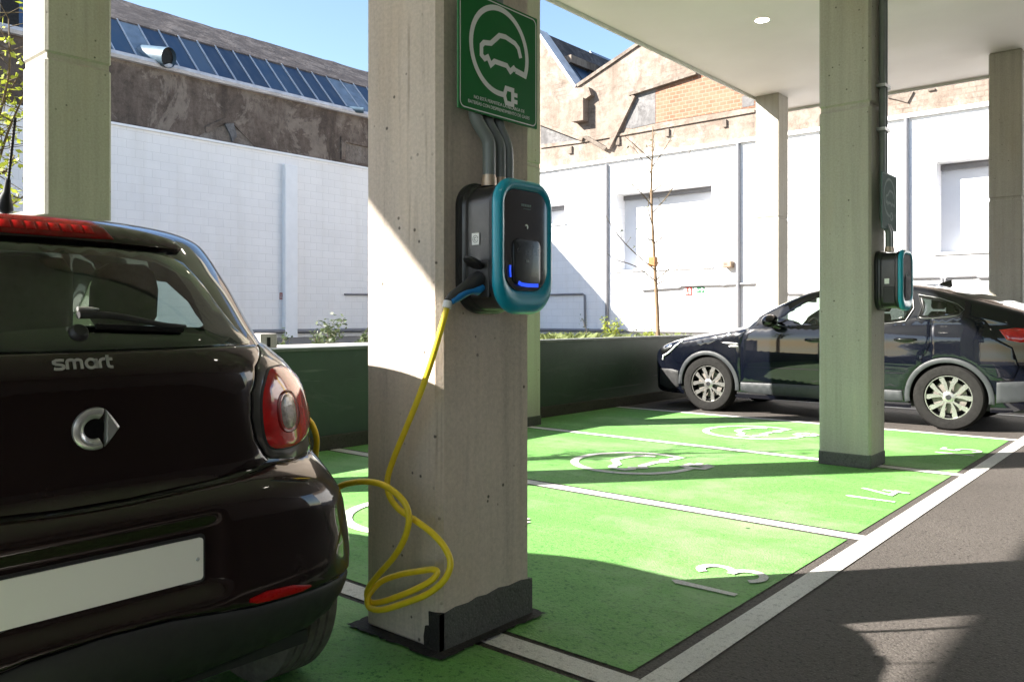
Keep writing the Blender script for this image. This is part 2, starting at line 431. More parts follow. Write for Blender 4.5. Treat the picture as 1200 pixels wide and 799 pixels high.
        return link(name, me, mat, parent, smooth, loc)

def link(name, me, mat, parent=None, smooth=None, loc=None):
    me.materials.clear(); me.materials.append(mat)
    if smooth:
        me.polygons.foreach_set('use_smooth', [True]*len(me.polygons))
        me.set_sharp_from_angle(angle=R(smooth))
    o = bpy.data.objects.new(name, me); COL.objects.link(o)
    if parent: o.parent = parent
    if loc is not None: o.location = loc
    return o
def tag(o, label, cat, group=None):
    o['label'] = label; o['category'] = cat
    if group: o['group'] = group
    return o
def struct(o): o['kind'] = 'structure'; return o
def thing(name, label, cat, loc=(0, 0, 0), rz=0, group=None):
    o = bpy.data.objects.new(name, None); COL.objects.link(o)
    o.location = loc; o.rotation_euler = (0, 0, rz); o.empty_display_size = .2
    return tag(o, label, cat, group)
def copy_tree(o, parent=None):
    c = o.copy(); COL.objects.link(c)
    if parent: c.parent = parent
    for ch in list(o.children): copy_tree(ch, c)
    return c
def text_mesh(body, size, fn, t=.0006, align='CENTER', spacing=1.0, offset=0.0):
    cu = bpy.data.curves.new('lettering', 'FONT'); cu.body = body; cu.size = size
    cu.align_x = align; cu.align_y = 'CENTER'; cu.space_character = spacing; cu.extrude = t; cu.offset = offset
    ob = bpy.data.objects.new('lettering', cu); COL.objects.link(ob)
    dg = bpy.context.evaluated_depsgraph_get(); me = bpy.data.meshes.new_from_object(ob.evaluated_get(dg))
    bpy.data.objects.remove(ob)
    for v in me.vertices: v.co = Vector(fn(v.co.x, v.co.y, v.co.z))
    return me
def arc(cx, cy, r, a0, a1, n=24, ry=None):
    return [(cx+r*math.cos(R(a0+(a1-a0)*i/n)), cy+(ry or r)*math.sin(R(a0+(a1-a0)*i/n))) for i in range(n+1)]
def rrect(w, h, r, n=8, cx=0, cy=0, rb=None):
    """rounded rectangle outline, r top corners, rb bottom corners"""
    rb = r if rb is None else rb
    o = []
    for sx, sy, a, q in ((1, 1, 0, r), (-1, 1, 90, r), (-1, -1, 180, rb), (1, -1, 270, rb)):
        o += arc(cx+sx*(w/2-q), cy+sy*(h/2-q), q, a, a+90, n)
    return o
def catmull(P, k=8):
    P = [Vector(p) for p in P]; o = []
    for i in range(len(P)-1):
        a, b, c, d = P[max(i-1, 0)], P[i], P[i+1], P[min(i+2, len(P)-1)]
        for j in range(k):
            t = j/k
            o.append(.5*((2*b)+(c-a)*t+(2*a-5*b+4*c-d)*t*t+(3*b-a-3*c+d)*t**3))
    o.append(P[-1]); return o

# ------------------------------------------------------------------ panels laid over a curved shell
def inside_poly(p, poly):
    x, y = p; c = False; n = len(poly); j = n-1
    for i in range(n):
        xi, yi = poly[i]; xj, yj = poly[j]
        if (yi > y) != (yj > y) and x < (xj-xi)*(y-yi)/(yj-yi)+xi: c = not c
        j = i
    return c
def area2(poly): return sum(poly[i][0]*poly[(i+1) % len(poly)][1]-poly[(i+1) % len(poly)][0]*poly[i][1] for i in range(len(poly)))/2
def densify(poly, step):
    o = []
    for i in range(len(poly)):
        a, b = Vector(poly[i]), Vector(poly[(i+1) % len(poly)]); n = max(1, int((b-a).length/step))
        o += [tuple(a.lerp(b, k/n)) for k in range(n)]
    return o
def smooth_poly(poly, k=4, it=1):
    n = len(poly); P = [Vector(p) for p in poly]; o = []
    for i in range(n):
        a, b, c, d = P[i-1], P[i], P[(i+1) % n], P[(i+2) % n]
        for j in range(k):
            t = j/k
            o.append(tuple(.5*((2*b)+(c-a)*t+(2*a-5*b+4*c-d)*t*t+(3*b-a-3*c+d)*t**3)))
    return o
def shrink(poly, d):
    s = 1 if area2(poly) > 0 else -1; n = len(poly); o = []
    for i in range(n):
        a, b, c = Vector(poly[i-1]), Vector(poly[i]), Vector(poly[(i+1) % n])
        e1 = (b-a); e2 = (c-b)
        if e1.length < 1e-9 or e2.length < 1e-9: o.append(tuple(b)); continue
        e1.normalize(); e2.normalize()
        n1 = Vector((-e1.y, e1.x))*s; n2 = Vector((-e2.y, e2.x))*s
        m = n1+n2; m = m.normalized() if m.length > 1e-6 else n1
        o.append(tuple(b+m*d/max(.5, m.dot(n1))))
    return o
def panel(name, outline, P, off, mat, parent=None, step=.02, su=1.0, edge=.004, rim=.006, hole=None, sgn=1, smooth=40):
    """outline in (u, v) of surface P; su turns u into about metres; hole: inner outline (makes a ring)"""
    S = lambda poly: [(a*su, b) for a, b in poly]
    out = densify(S(outline), step)
    if area2(out) < 0: out.reverse()
    loops = [out]
    if edge: loops.append(shrink(out, edge))
    hl = None
    if hole:
        hl = densify(S(hole), step)
        if area2(hl) < 0: hl.reverse()
        loops.append(hl)
    pts = []; edges = []
    for k, l in enumerate(loops):
        o = len(pts); pts += [Vector(p) for p in l]
        if k != 1 or not edge: edges += [(o+i, o+(i+1) % len(l)) for i in range(len(l))]
    inn = shrink(out, edge+step*.45)
    xs = [p[0] for p in out]; ys = [p[1] for p in out]
    hin = shrink(hl, -step*.45) if hl else None
    x = min(xs); row = 0
    nx = int((max(xs)-min(xs))/step)+1; ny = int((max(ys)-min(ys))/step)+1
    for i in range(nx+1):
        for j in range(ny+1):
            q = (min(xs)+i*step+.13*step, min(ys)+(j+.5*(i % 2))*step+.07*step)
            if inside_poly(q, inn) and not (hin and inside_poly(q, hin)): pts.append(Vector(q))
    vs, es, fs, ov, oe, of = delaunay_2d_cdt(pts, edges, [], 1 if not hole else 0, 1e-6)
    fs2 = []
    for f in fs:
        cx = sum(vs[i][0] for i in f)/len(f); cy = sum(vs[i][1] for i in f)/len(f)
        if inside_poly((cx, cy), out) and not (hl and inside_poly((cx, cy), hl)): fs2.append(f)
    def NP(u, v):
        e = 3e-3; p = Vector(P(u, v))
        a = Vector(P(u+e, v))-Vector(P(u-e, v)); b = Vector(P(u, v+e))-Vector(P(u, v-e))
        nn = a.cross(b)*sgn
        return p, (nn.normalized() if nn.length > 1e-12 else Vector((0, 0, 1)))
    bm = bmesh.new(); data = [NP(v[0]/su, v[1]) for v in vs]
    bv = [bm.verts.new(p+n*off) for p, n in data]
    for f in fs2:
        try: bm.faces.new([bv[i] for i in f])
        except ValueError: pass
    loose = [v for v in bm.verts if not v.link_faces]
    idx = {v: i for i, v in enumerate(bv)}
    bed = [e for e in bm.edges if len(e.link_faces) == 1]
    bnd = {v for e in bed for v in e.verts}
    for f in bm.faces:
        i = idx[f.verts[0]]
        f.normal_update()
        if f.normal.dot(data[i][1]) < 0: f.normal_flip()
    for v in bnd:
        v.co -= data[idx[v]][1]*min(edge*.6, off*.8)
    if rim:
        nrm = {v: data[idx[v]][1] for v in bnd}
        src = {tuple(v.co): nrm[v] for v in bnd}
        ex = bmesh.ops.extrude_edge_only(bm, edges=bed)
        for v in [g for g in ex['geom'] if isinstance(g, bmesh.types.BMVert)]:
            v.co -= src[tuple(v.co)]*rim
    if loose: bmesh.ops.delete(bm, geom=loose, context='VERTS')
    bmesh.ops.recalc_face_normals(bm, faces=bm.faces) if False else None
    me = bpy.data.meshes.new(name); bm.to_mesh(me); bm.free()
    return link(name, me, mat, parent, smooth)
def mirror_u(poly): return [(-a, b) for a, b in reversed(poly)]
def interp(tab, t):
    # monotone cubic (Fritsch-Carlson) through a small table of (t, value)
    n = len(tab)
    if t <= tab[0][0]: return tab[0][1]
    if t >= tab[-1][0]: return tab[-1][1]
    d = [(tab[i+1][1]-tab[i][1])/(tab[i+1][0]-tab[i][0]) for i in range(n-1)]
    for i in range(n-1):
        if t <= tab[i+1][0]: break
    def tang(k):
        if k == 0: return d[0]
        if k == n-1: return d[-1]
        a, b = d[k-1], d[k]
        return 0.0 if a*b <= 0 else 2*a*b/(a+b)
    h = tab[i+1][0]-tab[i][0]; s = (t-tab[i][0])/h
    m0, m1 = tang(i)*h, tang(i+1)*h
    return ((2*s-3)*s*s+1)*tab[i][1] + ((s-2)*s+1)*s*m0 + (3-2*s)*s*s*tab[i+1][1] + (s-1)*s*s*m1

# hatchback: stack of plan outlines by height Z
HB_XR = [(.20,.13),(.28,.04),(.36,.01),(.45,.0),(.56,.008),(.64,.010),(.70,.022),(.735,.048),(.765,.088),(.80,.092),(.90,.080),(1.0,.074),(1.04,.073),(1.12,.105),(1.2,.165),(1.3,.248),(1.36,.302),(1.40,.336),(1.44,.372),(1.47,.43),(1.50,.56),(1.53,.85),(1.555,1.5)]
HB_XF = [(.20,3.30),(.3,3.45),(.5,3.495),(.65,3.48),(.8,3.40),(.9,3.28),(.95,3.15),(1.02,2.92),(1.12,2.76),(1.3,2.48),(1.45,2.22),(1.52,2.06),(1.54,1.95),(1.555,1.70)]
HB_W = [(.20,.775),(.28,.85),(.40,.868),(.50,.868),(.60,.857),(.72,.832),(.80,.838),(.88,.834),(.95,.825),(1.0,.81),(1.05,.775),(1.12,.708),(1.2,.692),(1.3,.676),(1.38,.654),(1.43,.632),(1.46,.615),(1.49,.59),(1.52,.53),(1.54,.43),(1.555,.12)]
HB_N = [(.2,6.),(.4,8.8),(.62,8.4),(.75,6.),(.9,5.2),(1.05,4.4),(1.12,4.2),(1.3,3.7),(1.42,3.4),(1.5,2.8),(1.555,2.3)]
HB_AR = [(.2,1.0),(1.1,1.0),(1.3,.8),(1.45,.6),(1.52,.5),(1.555,.1)]
HB_AF = [(.2,.9),(.9,.9),(1.2,.7),(1.5,.4),(1.555,.08)]
HB_CURV = .04
def hb_s(t):
    t = min(1.0, max(0.0, t)); return t*t*(3-2*t)
def hb_par(Z):
    return [interp(t, Z) for t in (HB_XR, HB_XF, HB_W, HB_N, HB_AR, HB_AF)]
def hb_point(u, Z):
    xr, xf, w, n, ar, af = hb_par(Z)
    sg = 1.0 if u >= 0 else -1.0
    a = min(abs(u), 3.0); H = math.pi/2
    if a <= 1:
        c, s = max(math.cos(a*H),0), max(math.sin(a*H),0)
        r = (c**n+s**n)**(-1/n)
        ly = w*s*r; lx = xr+ar-ar*c*r + HB_CURV*(s*r)**2
        # shallow recess for the number plate
        lx += .027*hb_s((.350-ly)/.07)*hb_s((Z-.446)/.055)*hb_s((.696-Z)/.055)
    elif a <= 2:
        ly = w; lx = (xr+ar+HB_CURV)*(2-a)+(xf-af)*(a-1)
    else:
        n = 2.6; t = (3-a)*H
        c, s = max(math.cos(t),0), max(math.sin(t),0)
        r = (c**n+s**n)**(-1/n)
        ly = w*s*r; lx = xf-af+af*c*r
    return (-lx, sg*ly, Z)
# =================================================================== SETTING
ID = lambda a, b, d: Vector((a, b, d))
SLAB_X, SLAB_Y, SLAB_Z = -5.95, 14.6, 5.0
BAY0, BAYW = 2.2785, 2.34
LX0, LX1 = -1.434, -1.329            # long white line along the aisle
WALLX = -6.10

g = MB(); g.add([(-160, -160, 0), (160, -160, 0), (160, 160, 0), (-160, 160, 0)], [(0, 1, 2, 3)])
struct(g.build('ground', M['asphalt']))

# green bays, each its own painted sheet
for i in range(-2, 3):
    y0 = BAY0+BAYW*i+.085; y1 = BAY0+BAYW*(i+1)-.085
    b = MB(); b.add([(WALLX+.02, y0, .004), (LX0-.055, y0, .004), (LX0-.055, y1, .004), (WALLX+.02, y1, .004)], [(0, 1, 2, 3)])
    struct(b.build('green_bay', M['green']))
# white lines
b = MB(); b.add([(LX0, -9, .0045), (LX1, -9, .0045), (LX1, 19, .0045), (LX0, 19, .0045)], [(0, 1, 2, 3)])
struct(b.build('aisle_line', M['white_paint']))
for i in range(-1, 6):
    yc = BAY0+BAYW*i
    if i > 3: yc += 0
    b = MB(); b.add([(WALLX+.02, yc-.055, .005), (LX0-.0005, yc-.055, .005), (LX0-.0005, yc+.055, .005), (WALLX+.02, yc+.055, .005)], [(0, 1, 2, 3)])
    struct(b.build('bay_line', M['white_paint']))

# bay numbers (read from the aisle: up is -X, right is +Y)
def painted(strokes, cx, cy, name):
    mb = MB()
    for k, (pts, w) in enumerate(strokes):
        mb.ribbon(pts, [q*1.3 for q in w] if hasattr(w, '__len__') else w*1.3, lambda a, b_, d: Vector((cx-b_, cy+a, .0085+.0007*(k % 5))))
    return struct(mb.build(name, M['white_paint']))
ONE = lambda x: [([(x-.012, .145), (x, .135), (x+.004, -.15)], [.045, .038, .028])]
THREE = lambda x: [(arc(x, .075, .068, 150, -90, 14, .075)+[(x-.01, 0)], [.034]*8+[.03]*8), (arc(x+.005, -.075, .078, 90, -150, 14, .075), .032)]
FOUR = lambda x: [([(x+.03, .15), (x-.075, -.045), (x-.085, -.065), (x+.09, -.065)], .03), ([(x+.045, .02), (x+.045, -.15)], .03)]
FIVE = lambda x: [([(x+.07, .15), (x-.05, .15), (x-.06, .02)], .03), (arc(x-.005, -.055, .08, 125, -150, 14, .09), .03)]
for i, dg in ((0, THREE), (1, FOUR), (2, FIVE)):
    y0 = 3.30+BAYW*i
    painted(ONE(0)+dg(.27+.02*(i == 1)), -1.70, y0, 'bay_number')

def ev_symbol(fn, s, w, mb, wedge=True):
    """charging mark: open ring ending in a plug, car outline inside; unit half size 1"""
    P = lambda l: [(x*s, y*s) for x, y in l]
    k = [0]
    def st(pts, ww, closed=False):
        k[0] += 1; mb.ribbon(P(pts), ww, lambda a, b_, d, q=k[0]: fn(a, b_, q*.0002), closed=closed)
    ring = arc(0, 0, .92, -22, 272, 56)
    st([(.52, -.30), (.80, -.335)]+ring, [w*1.1, w*1.1]+[w]*57)
    car = [(.70, .02), (.62, .22), (.50, .30), (.18, .36), (-.02, .34), (-.30, .10), (-.52, .06), (-.60, -.02), (-.60, -.22), (-.50, -.28),
           (-.40, -.22), (-.30, -.36), (-.18, -.26), (.22, -.26), (.34, -.36), (.46, -.26), (.52, -.30)]
    st(car, w*.95)
    # plug at the open end
    st([(.03, -.92), (.20, -.92)], w)
    st([(.20, -.76), (.42, -.76), (.42, -1.08), (.20, -1.08), (.14, -.92)], w*.9, True)
    st([(.42, -.85), (.58, -.85)], w*.8); st([(.42, -1.0), (.58, -1.0)], w*.8)
for i in (0, 1, 2):
    mb = MB(); cx, cy = -3.62, 5.79+BAYW*(i-1)
    ev_symbol(lambda a, b_, d: Vector((cx-b_, cy+a, .0085+d*2)), .53, .070, mb)
    struct(mb.build('charging_symbol', M['white_paint']))

# raised planting bed behind the low wall, with its pale kerb
bed = MB(); bed.box(-19.6, -6.31, -14, 19.95, -.2, .66)
struct(bed.build('planting_bed', M['bed']))
kb = MB(); kb.box(-7.35, -6.62, -12, 7.0, .66, .92); struct(kb.build('kerb', M['kerb'], bevel=.015))

# ceiling slab of the car park
ce = MB(); ce.box(SLAB_X, 8.5, -8.5, SLAB_Y, SLAB_Z, SLAB_Z+.4)
struct(ce.build('ceiling', M['ceiling'], bevel=.01))
ef = MB()
ef.box(SLAB_X-.03, SLAB_X-.002, -8.5, SLAB_Y+.03, SLAB_Z-.045, SLAB_Z+.42); ef.box(SLAB_X-.002, 8.5, SLAB_Y+.002, SLAB_Y+.03, SLAB_Z-.045, SLAB_Z+.42)
struct(ef.build('slab_edge', M['fascia']))

def low_wall():
    t = thing('low_wall', 'low dark green wall closing the heads of the parking bays', 'wall', (WALLX, 5, 0))
    m = MB(); m.box(-.2, 0, -17, 13, 0, .905); m.build('wall_panel', M['wall_green'], t)
    m = MB(); m.box(-.0, .035, -17, 13, 0, .135); m.build('skirting', M['wall_skirt'], t, bevel=.012)
    m = MB(); m.box(-.215, .018, -17, 13, .905, .935); m.build('coping', M['coping'], t, bevel=.004)
low_wall()

# =================================================================== COLUMNS
def column(x0, x1, y0, y1, label, mat, joint=2.9, band='all', cham=.018, top=SLAB_Z):
    cx, cy = (x0+x1)/2, (y0+y1)/2; hx, hy = (x1-x0)/2, (y1-y0)/2
    t = thing('concrete_column', label, 'column', (cx, cy, 0), 0, 'concrete columns carrying the slab')
    z0, z1 = 0, top-.001
    m = MB()
    if joint:
        m.box(-hx, hx, -hy, hy, z0, joint-.012); m.box(-hx, hx, -hy, hy, joint+.012, z1)
        m.build('shaft', mat, t, bevel=cham, seg=1)
        q = MB(); q.box(-hx+.014, hx-.014, -hy+.014, hy-.014, joint-.03, joint+.03); q.build('joint', mat, t)
    else:
        m.box(-hx, hx, -hy, hy, z0, z1); m.build('shaft', mat, t, bevel=cham, seg=1)
    h = .115; p = .004
    b = MB()
    if band == 'all':
        b.box(-hx-p, hx+p, -hy-p, hy+p, .0, h); b.build('waterproof_band', M['bitumen'], t, bevel=.012)
    elif band == 'side':
        # coat over the +X face, wrapping the near corner in two steps
        random.seed(3)
        top_l = [(-hy-p, .145), (-hy+.03, .145), (-hy+.08, .152), (-hy+.15, .149), (-.06, .158), (-.01, .153), (.06, .162), (.12, .155), (.19, .159), (hy+p, .15)]
        poly = [(-hy-p, 0)]+[(hy+p, 0)]+list(reversed(top_l))
        b.prism(poly, lambda a, bb, d: Vector((hx+d, a, bb)), -.02, p)
        b.build('waterproof_band', M['bitumen'], t)
        c2 = MB(); c2.prism([(hx+p, 0), (hx+p, .145), (hx-.02, .148), (hx-.052, .146), (hx-.05, .095), (hx-.07, .09), (hx-.078, .05), (hx-.074, 0)], lambda a, bb, d: Vector((a, -hy+d, bb)), -p-.001, .02)
        c2.build('waterproof_flap', M['tar'], t)
    return t
C1 = column(-2.50, -2.085, 2.045, 2.56, 'board-marked concrete column carrying the nearest charger and the white on green sign', M['concrete'], joint=0, band='side', cham=.022)
C2 = column(-2.445, -2.035, 6.75, 7.12, 'concrete column with the faded sign and the second charger in front of the dark blue car', M['concrete_b'], joint=2.9)
column(-6.10+.002, -5.70, 2.05, 2.47, 'concrete column behind the small brown car, left of the stained wall', M['concrete_b'], joint=2.9)
column(-6.10+.002, -5.70, 6.78, 7.18, 'lime lit concrete column half hidden behind the nearest column', M['concrete_b'], joint=2.9)
column(-5.93, -5.52, 13.4, 13.8, 'sunlit concrete column standing behind the bonnet of the dark blue car', M['concrete_b'], joint=2.9, cham=.012)
column(-2.42, -2.0, 13.4, 13.82, 'shaded concrete column at the right edge beyond the dark blue car', M['concrete_b'], joint=2.9)
# tar strip round the foot of the near column
m = MB()
for (x0, x1, y0, y1) in ((-2.57, -2.035, 1.975, 2.05), (-2.09, -2.02, 2.045, 2.63), (-2.57, -2.49, 2.045, 2.63), (-2.5, -2.08, 2.55, 2.63)):
    pass
ring_o = densify([(-2.548, 1.996), (-2.036, 1.992), (-2.036, 2.60), (-2.548, 2.60)], .02)
ring_o = [(a+random.uniform(-.009, .009), b_+random.uniform(-.009, .009)) for a, b_ in ring_o]
m.add([(a, b_, .0125) for a, b_ in ring_o], [tuple(range(len(ring_o)))])
struct(m.build('tar_strip', M['tar']))

# =================================================================== GARAGE BEHIND THE CAMERA
m = MB(); m.box(8.5, 8.8, -8.5, 16, 0, 5.4); tag(m.build('garage_wall', simple('garage_wall_paint', (.16, .155, .15), .8)), 'grey garage wall across the aisle', 'wall')

# =================================================================== FACTORY ON THE LEFT
FX = -19.646
def factory():
    t = thing('factory', 'old factory with white block wall, stained render and a strip of blue skylights', 'building', (FX, 8, 0))
    L = lambda x, y, z: (x-FX, y-8, z)
    def bx(name, mat, x0, x1, y0, y1, z0, z1, bevel=0, par=t):
        m = MB(); m.box(x0-FX, x1-FX, y0-8, y1-8, z0, z1); return m.build(name, mat, par, bevel=bevel)
    bx('white_wall', M['block_y'], FX-.4, FX, -14, 20.3, 0, 5.75)
    bx('wall_capping', M['white'], FX-.4, FX+.05, -14, 20, 5.75, 5.81, .01)
    bx('pilaster', M['white'], FX, FX+.16, 13.15, 13.55, 0, 5.47, .01)
    bx('stained_wall', M['stone_dark'], FX-.5, FX-.08, -14, 20.4, 5.80, 7.36)
    gt = MB()
    pts = [Vector((.03, y, 7.40+.035*noise.noise(Vector((y*.4, 0, 3))))) for y in [(-22+i*.5) for i in range(70)]]
    gt.loft([[p+Vector((a, 0, c)) for a, c in ((-.5, -.07), (.02, -.07), (.07, .0), (.03, .09), (-.5, .12))] for p in pts])
    gt.build('gutter', M['gutter'], t)
    # sloped glazing
    x0, z0, x1, z1 = FX-.12, 7.47, FX-1.30, 8.72
    def slope(y, k, d=0): return Vector((x0+(x1-x0)*k-FX+d*.9, y-8, z0+(z1-z0)*k+d*.45))
    w = .533
    ys = [-10+w*i for i in range(57)]
    pass
    for i, y in enumerate(ys[:-1]):
        q = MB(); mu = MB(); pale_ = i in {36, 48, 49, 12}
        dd = random.uniform(-.01, .01)
        q.add([slope(y, 0, dd), slope(y+w, 0, dd), slope(y+w, 1, dd), slope(y, 1, dd)], [(0, 1, 2, 3)])
        a, c = slope(y-.016, 0, .03), slope(y+.016, 0, .03); e, f = slope(y-.016, 1, .03), slope(y+.016, 1, .03)
        lo = [slope(y-.016, 0, -.02), slope(y+.016, 0, -.02), slope(y-.016, 1, -.02), slope(y+.016, 1, -.02)]
        mu.add([a, c, f, e]+lo, [(0, 1, 2, 3), (0, 3, 6, 4), (1, 5, 7, 2), (3, 2, 7, 6)])
        pn = q.build('skylight_pane', M['pale_pane'] if pale_ else M['blue_pane'], t); mu.build('glazing_bar', M['mullion'], pn)
        if pale_: pn['label'] = 'paler patched pane'
    # ragged old roof above
    rf = MB(); n = 90
    rows = []
    for k in range(7):
        row = []
        for i in range(n+1):
            y = -14+34.4*i/n
            zz = 8.72+1.66*k/6+.022*noise.noise(Vector((y*1.7, k*.9, 0)))*(1 if k else .4)+(0.03*noise.noise(Vector((y*5, k, 7))) if k == 6 else 0)
            row.append(Vector((FX-1.26-3.0*k/6-FX, y-8, zz)))
        rows.append(row)
    for k in range(7): pass
    base = [Vector((v.x, v.y, 8.5)) for v in rows[0]]; back = [Vector((-7.5, v.y, 8.6)) for v in rows[0]]
    allr = [base]+rows+[back]
    vs = [v for r_ in allr for v in r_]; N1 = n+1
    rf.add(vs, [(a*N1+i, a*N1+i+1, (a+1)*N1+i+1, (a+1)*N1+i) for a in range(len(allr)-1) for i in range(n)])
    rf.build('roof', M['roof_dark'], t)
    # vent duct sticking out of the glazing
    p = at(182, 68, X=FX-.55); q = at(198, 68, X=FX+.22)
    d = MB(); a_ = Vector((p.x-FX, q.y-8-.30, p.z)); b_ = Vector((q.x-FX, q.y-8, q.z))
    d.tube([a_, a_.lerp(b_, .9), b_], [.235, .245, .25], 20, caps=False)
    dk = d.build('vent_duct', M['ductm'], t, smooth=40)
    d2 = MB(); dr = (b_-a_).normalized(); d2.tube([b_-dr*.14, b_-dr*.10], [.24, .24], 20); d2.build('duct_mouth', M['black'], dk)
    d3 = MB(); e_ = at(425, 130, X=FX+.2); d3.tube([Vector((-.2, e_.y-8-.4, e_.z+.05)), Vector((.25, e_.y-8, e_.z))], [.09, .09], 12); d3.build('small_duct', M['ductm'], t, smooth=40)
    # patches of other render on the stained band
    def patch(px, mat, name, d=.02):
        pts = [at(x, y, X=FX-.08) for x, y in px]
        m = MB(); m.prism([(v.y-8, v.z) for v in pts], lambda a, b2, dd: Vector((-.08+dd, a, b2)), -.02, d); m.build(name, mat, t)
    patch([(232, 160), (252, 150), (265, 147), (284, 156), (300, 170), (290, 174), (262, 170)], M['plaster_cream'], 'bare_patch', .012)
    patch([(262, 146), (272, 145), (276, 160), (271, 167), (268, 158)], M['plaster_grey'], 'bracket', .08)
    patch([(240, 149), (262, 139), (278, 141), (300, 164), (304, 173), (299, 173), (274, 147), (262, 145), (241, 156)], M['stone_dark'], 'arch_trim', .03)
    patch([(404, 168), (432, 174), (432, 193), (404, 188)], M['plaster_cream'], 'infill_panel', .006)
    patch([(399, 160), (432, 166), (432, 173), (404, 167), (404, 188), (399, 187)], M['stone_dark'], 'infill_frame', .05)
    patch([(0, 0), (22, 0), (22, 36), (0, 30)], M['black'], 'dark_opening', .01)
    return t
factory()

# =================================================================== WAREHOUSE AT THE BACK
WY = 20.0
def warehouse():
    ox = -10.0
    t = thing('warehouse', 'sunlit warehouse with white block wall under pale masonry gables', 'building', (ox, WY, 0))
    ztop = 5.74
    wins = []
    for (a, b_) in (((722, 220), (834, 312)), ((630, 238), (662, 263)), ((1097, 182), (1190, 292))):
        p, q = at(*a, Y=WY), at(*b_, Y=WY); wins.append([p.x, q.x, q.z, p.z])
    wins[2][3] = at(1097, 190, Y=WY).z
    wins[0][3] = at(722, 228, Y=WY).z; wins[1][3] = at(645, 240, Y=WY).z; wins[1][2] = at(645, 263, Y=WY).z
    xs = sorted({-19.7, 7.0} | {w[0] for w in wins} | {w[1] for w in wins}); m = MB()
    for i in range(len(xs)-1):
        a, b_ = xs[i], xs[i+1]; hole = [w for w in wins if w[0] < (a+b_)/2 < w[1]]
        if hole:
            m.box(a-ox, b_-ox, 0, .7, 0, hole[0][2]); m.box(a-ox, b_-ox, 0, .7, hole[0][3], ztop)
        else: m.box(a-ox, b_-ox, 0, .7, 0, ztop)
    m.build('white_wall', M['block_x'], t)
    for w in wins:
        q = MB(); q.box(w[0]-ox, w[1]-ox, .48, .52, w[2], w[3]); f = q.build('blocked_window', M['window_blank'], t)
        r_ = MB(); r_.box(w[0]-ox, w[1]-ox, .40, .48, w[3]-.14, w[3]-.02); r_.build('shutter_rail', M['pipe_wall'], f)
        s_ = MB(); s_.box(w[0]-ox-.05, w[1]-ox+.05, -.05, .48, w[2]-.05, w[2]-.001); s_.build('sill', M['white'], f)
    c = MB(); c.box(-9.7, 17, -.10, .6, ztop, ztop+.09); c.build('wall_capping', M['white'], t)
    # masonry gables (saw-tooth outline)
    P = lambda x, y: at(x, y, Y=WY+.15)
    v1 = P(677, 103); ap = P(631, 36); sh = P(748, 55)
    k = (sh.z-v1.z)/(sh.x-v1.x); per = 7.1
    prof = [(-19.9, ztop)]
    pl = v1.x-per
    prof += [(-19.9, v1.z+k*(-19.9-pl)), (ap.x, ap.z), (v1.x, v1.z)]
    ap2 = (v1.x+(ap.x-pl), ap.z)
    prof += [ap2, (v1.x+per, v1.z), (v1.x+per+(ap.x-pl), ap.z), (7.0, 8.2), (7.0, ztop)]
    g_ = MB(); g_.prism([(a-ox, b_) for a, b_ in prof], lambda a, b_, d: Vector((a, d, b_)), .1, .6); g_.build('gable_wall', M['stone_pale'], t)
    # pale flashing on the steep edge and thin verge on the long slopes
    f = MB(); f.ribbon([(prof[2][0]-ox, prof[2][1]), (v1.x-ox, v1.z)], .09, lambda a, b_, d: Vector((a, .56-d, b_)), t=.56); f.build('verge_flashing', M['gutter'], t)
    f = MB(); f.ribbon([(v1.x-ox, v1.z), (ap2[0]-ox, ap2[1])], .10, lambda a, b_, d: Vector((a, .56-d, b_+.02)), t=.52); f.build('verge_flashing', M['plaster_cream'], t)
    # steep roof side running back from the valley: glazing below, slates above
    A, V = Vector((ap.x-ox, .62, ap.z)), Vector((v1.x-ox, .62, v1.z)); D = Vector((0, 14, 0))
    mid = V.lerp(A, .55)
    s_ = MB(); s_.add([mid, mid+D, A+D, A], [(0, 1, 2, 3)]); s_.add([A, A+D, A+D+Vector((-5.6, 0, -2.0)), A+Vector((-5.6, 0, -2.0))], [(0, 1, 2, 3)]); s_.build('roof', M['roof_dark'], t)
    for i in range(14):
        sk = MB(); br = MB()
        a = V+D*(i/14); b_ = V+D*((i+1)/14); c_ = mid+D*((i+1)/14); d_ = mid+D*(i/14)
        sk.add([a, b_, c_, d_], [(0, 1, 2, 3)])
        n = Vector((.06, 0, .04)); br.add([a+n, a+n+Vector((0, .09, 0)), d_+n+Vector((0, .09, 0)), d_+n], [(0, 1, 2, 3)])
        pn = sk.build('skylight_pane', M['blue_pane'], t); br.build('glazing_bar', M['black'], pn)
    bb = MB(); bb.box(0, .35, 0, 13, -.12, .12, Matrix.Translation(mid-Vector((.1, 0, .02)))); bb.build('glazing_head', M['stone_dark'], t)
    dm = at(705, 78, Y=WY+5); dd = MB(); x_, y_, z_ = dm.x-ox, 5, dm.z
    dd.add([(x_-.5, y_-.6, z_-.3), (x_+.6, y_-.6, z_-.6), (x_+.6, y_+.8, z_-.6), (x_-.5, y_+.8, z_-.3), (x_-.1, y_-.6, z_+.45), (x_-.1, y_+.8, z_+.45)],
           [(0, 1, 4), (1, 2, 5, 4), (2, 3, 5), (0, 4, 5, 3), (0, 3, 2, 1)]); dd.build('roof_hatch', M['pale_pane'], t)
    # features on the masonry
    def onw(px, name, mat, d, d0=.06):
        pts = [at(x, y, Y=WY+.1) for x, y in px]
        m_ = MB(); m_.prism([(p.x-ox, p.z) for p in pts], lambda a, b_, q: Vector((a, q, b_)), .1-d, .1+d0); return m_.build(name, mat, t)
    onw([(768.6, 144.5), (768.6, 106), (816.8, 87.5), (850, 74), (885, 100), (885, 126), (866, 128)], 'brick_infill', M['brick'], .012)
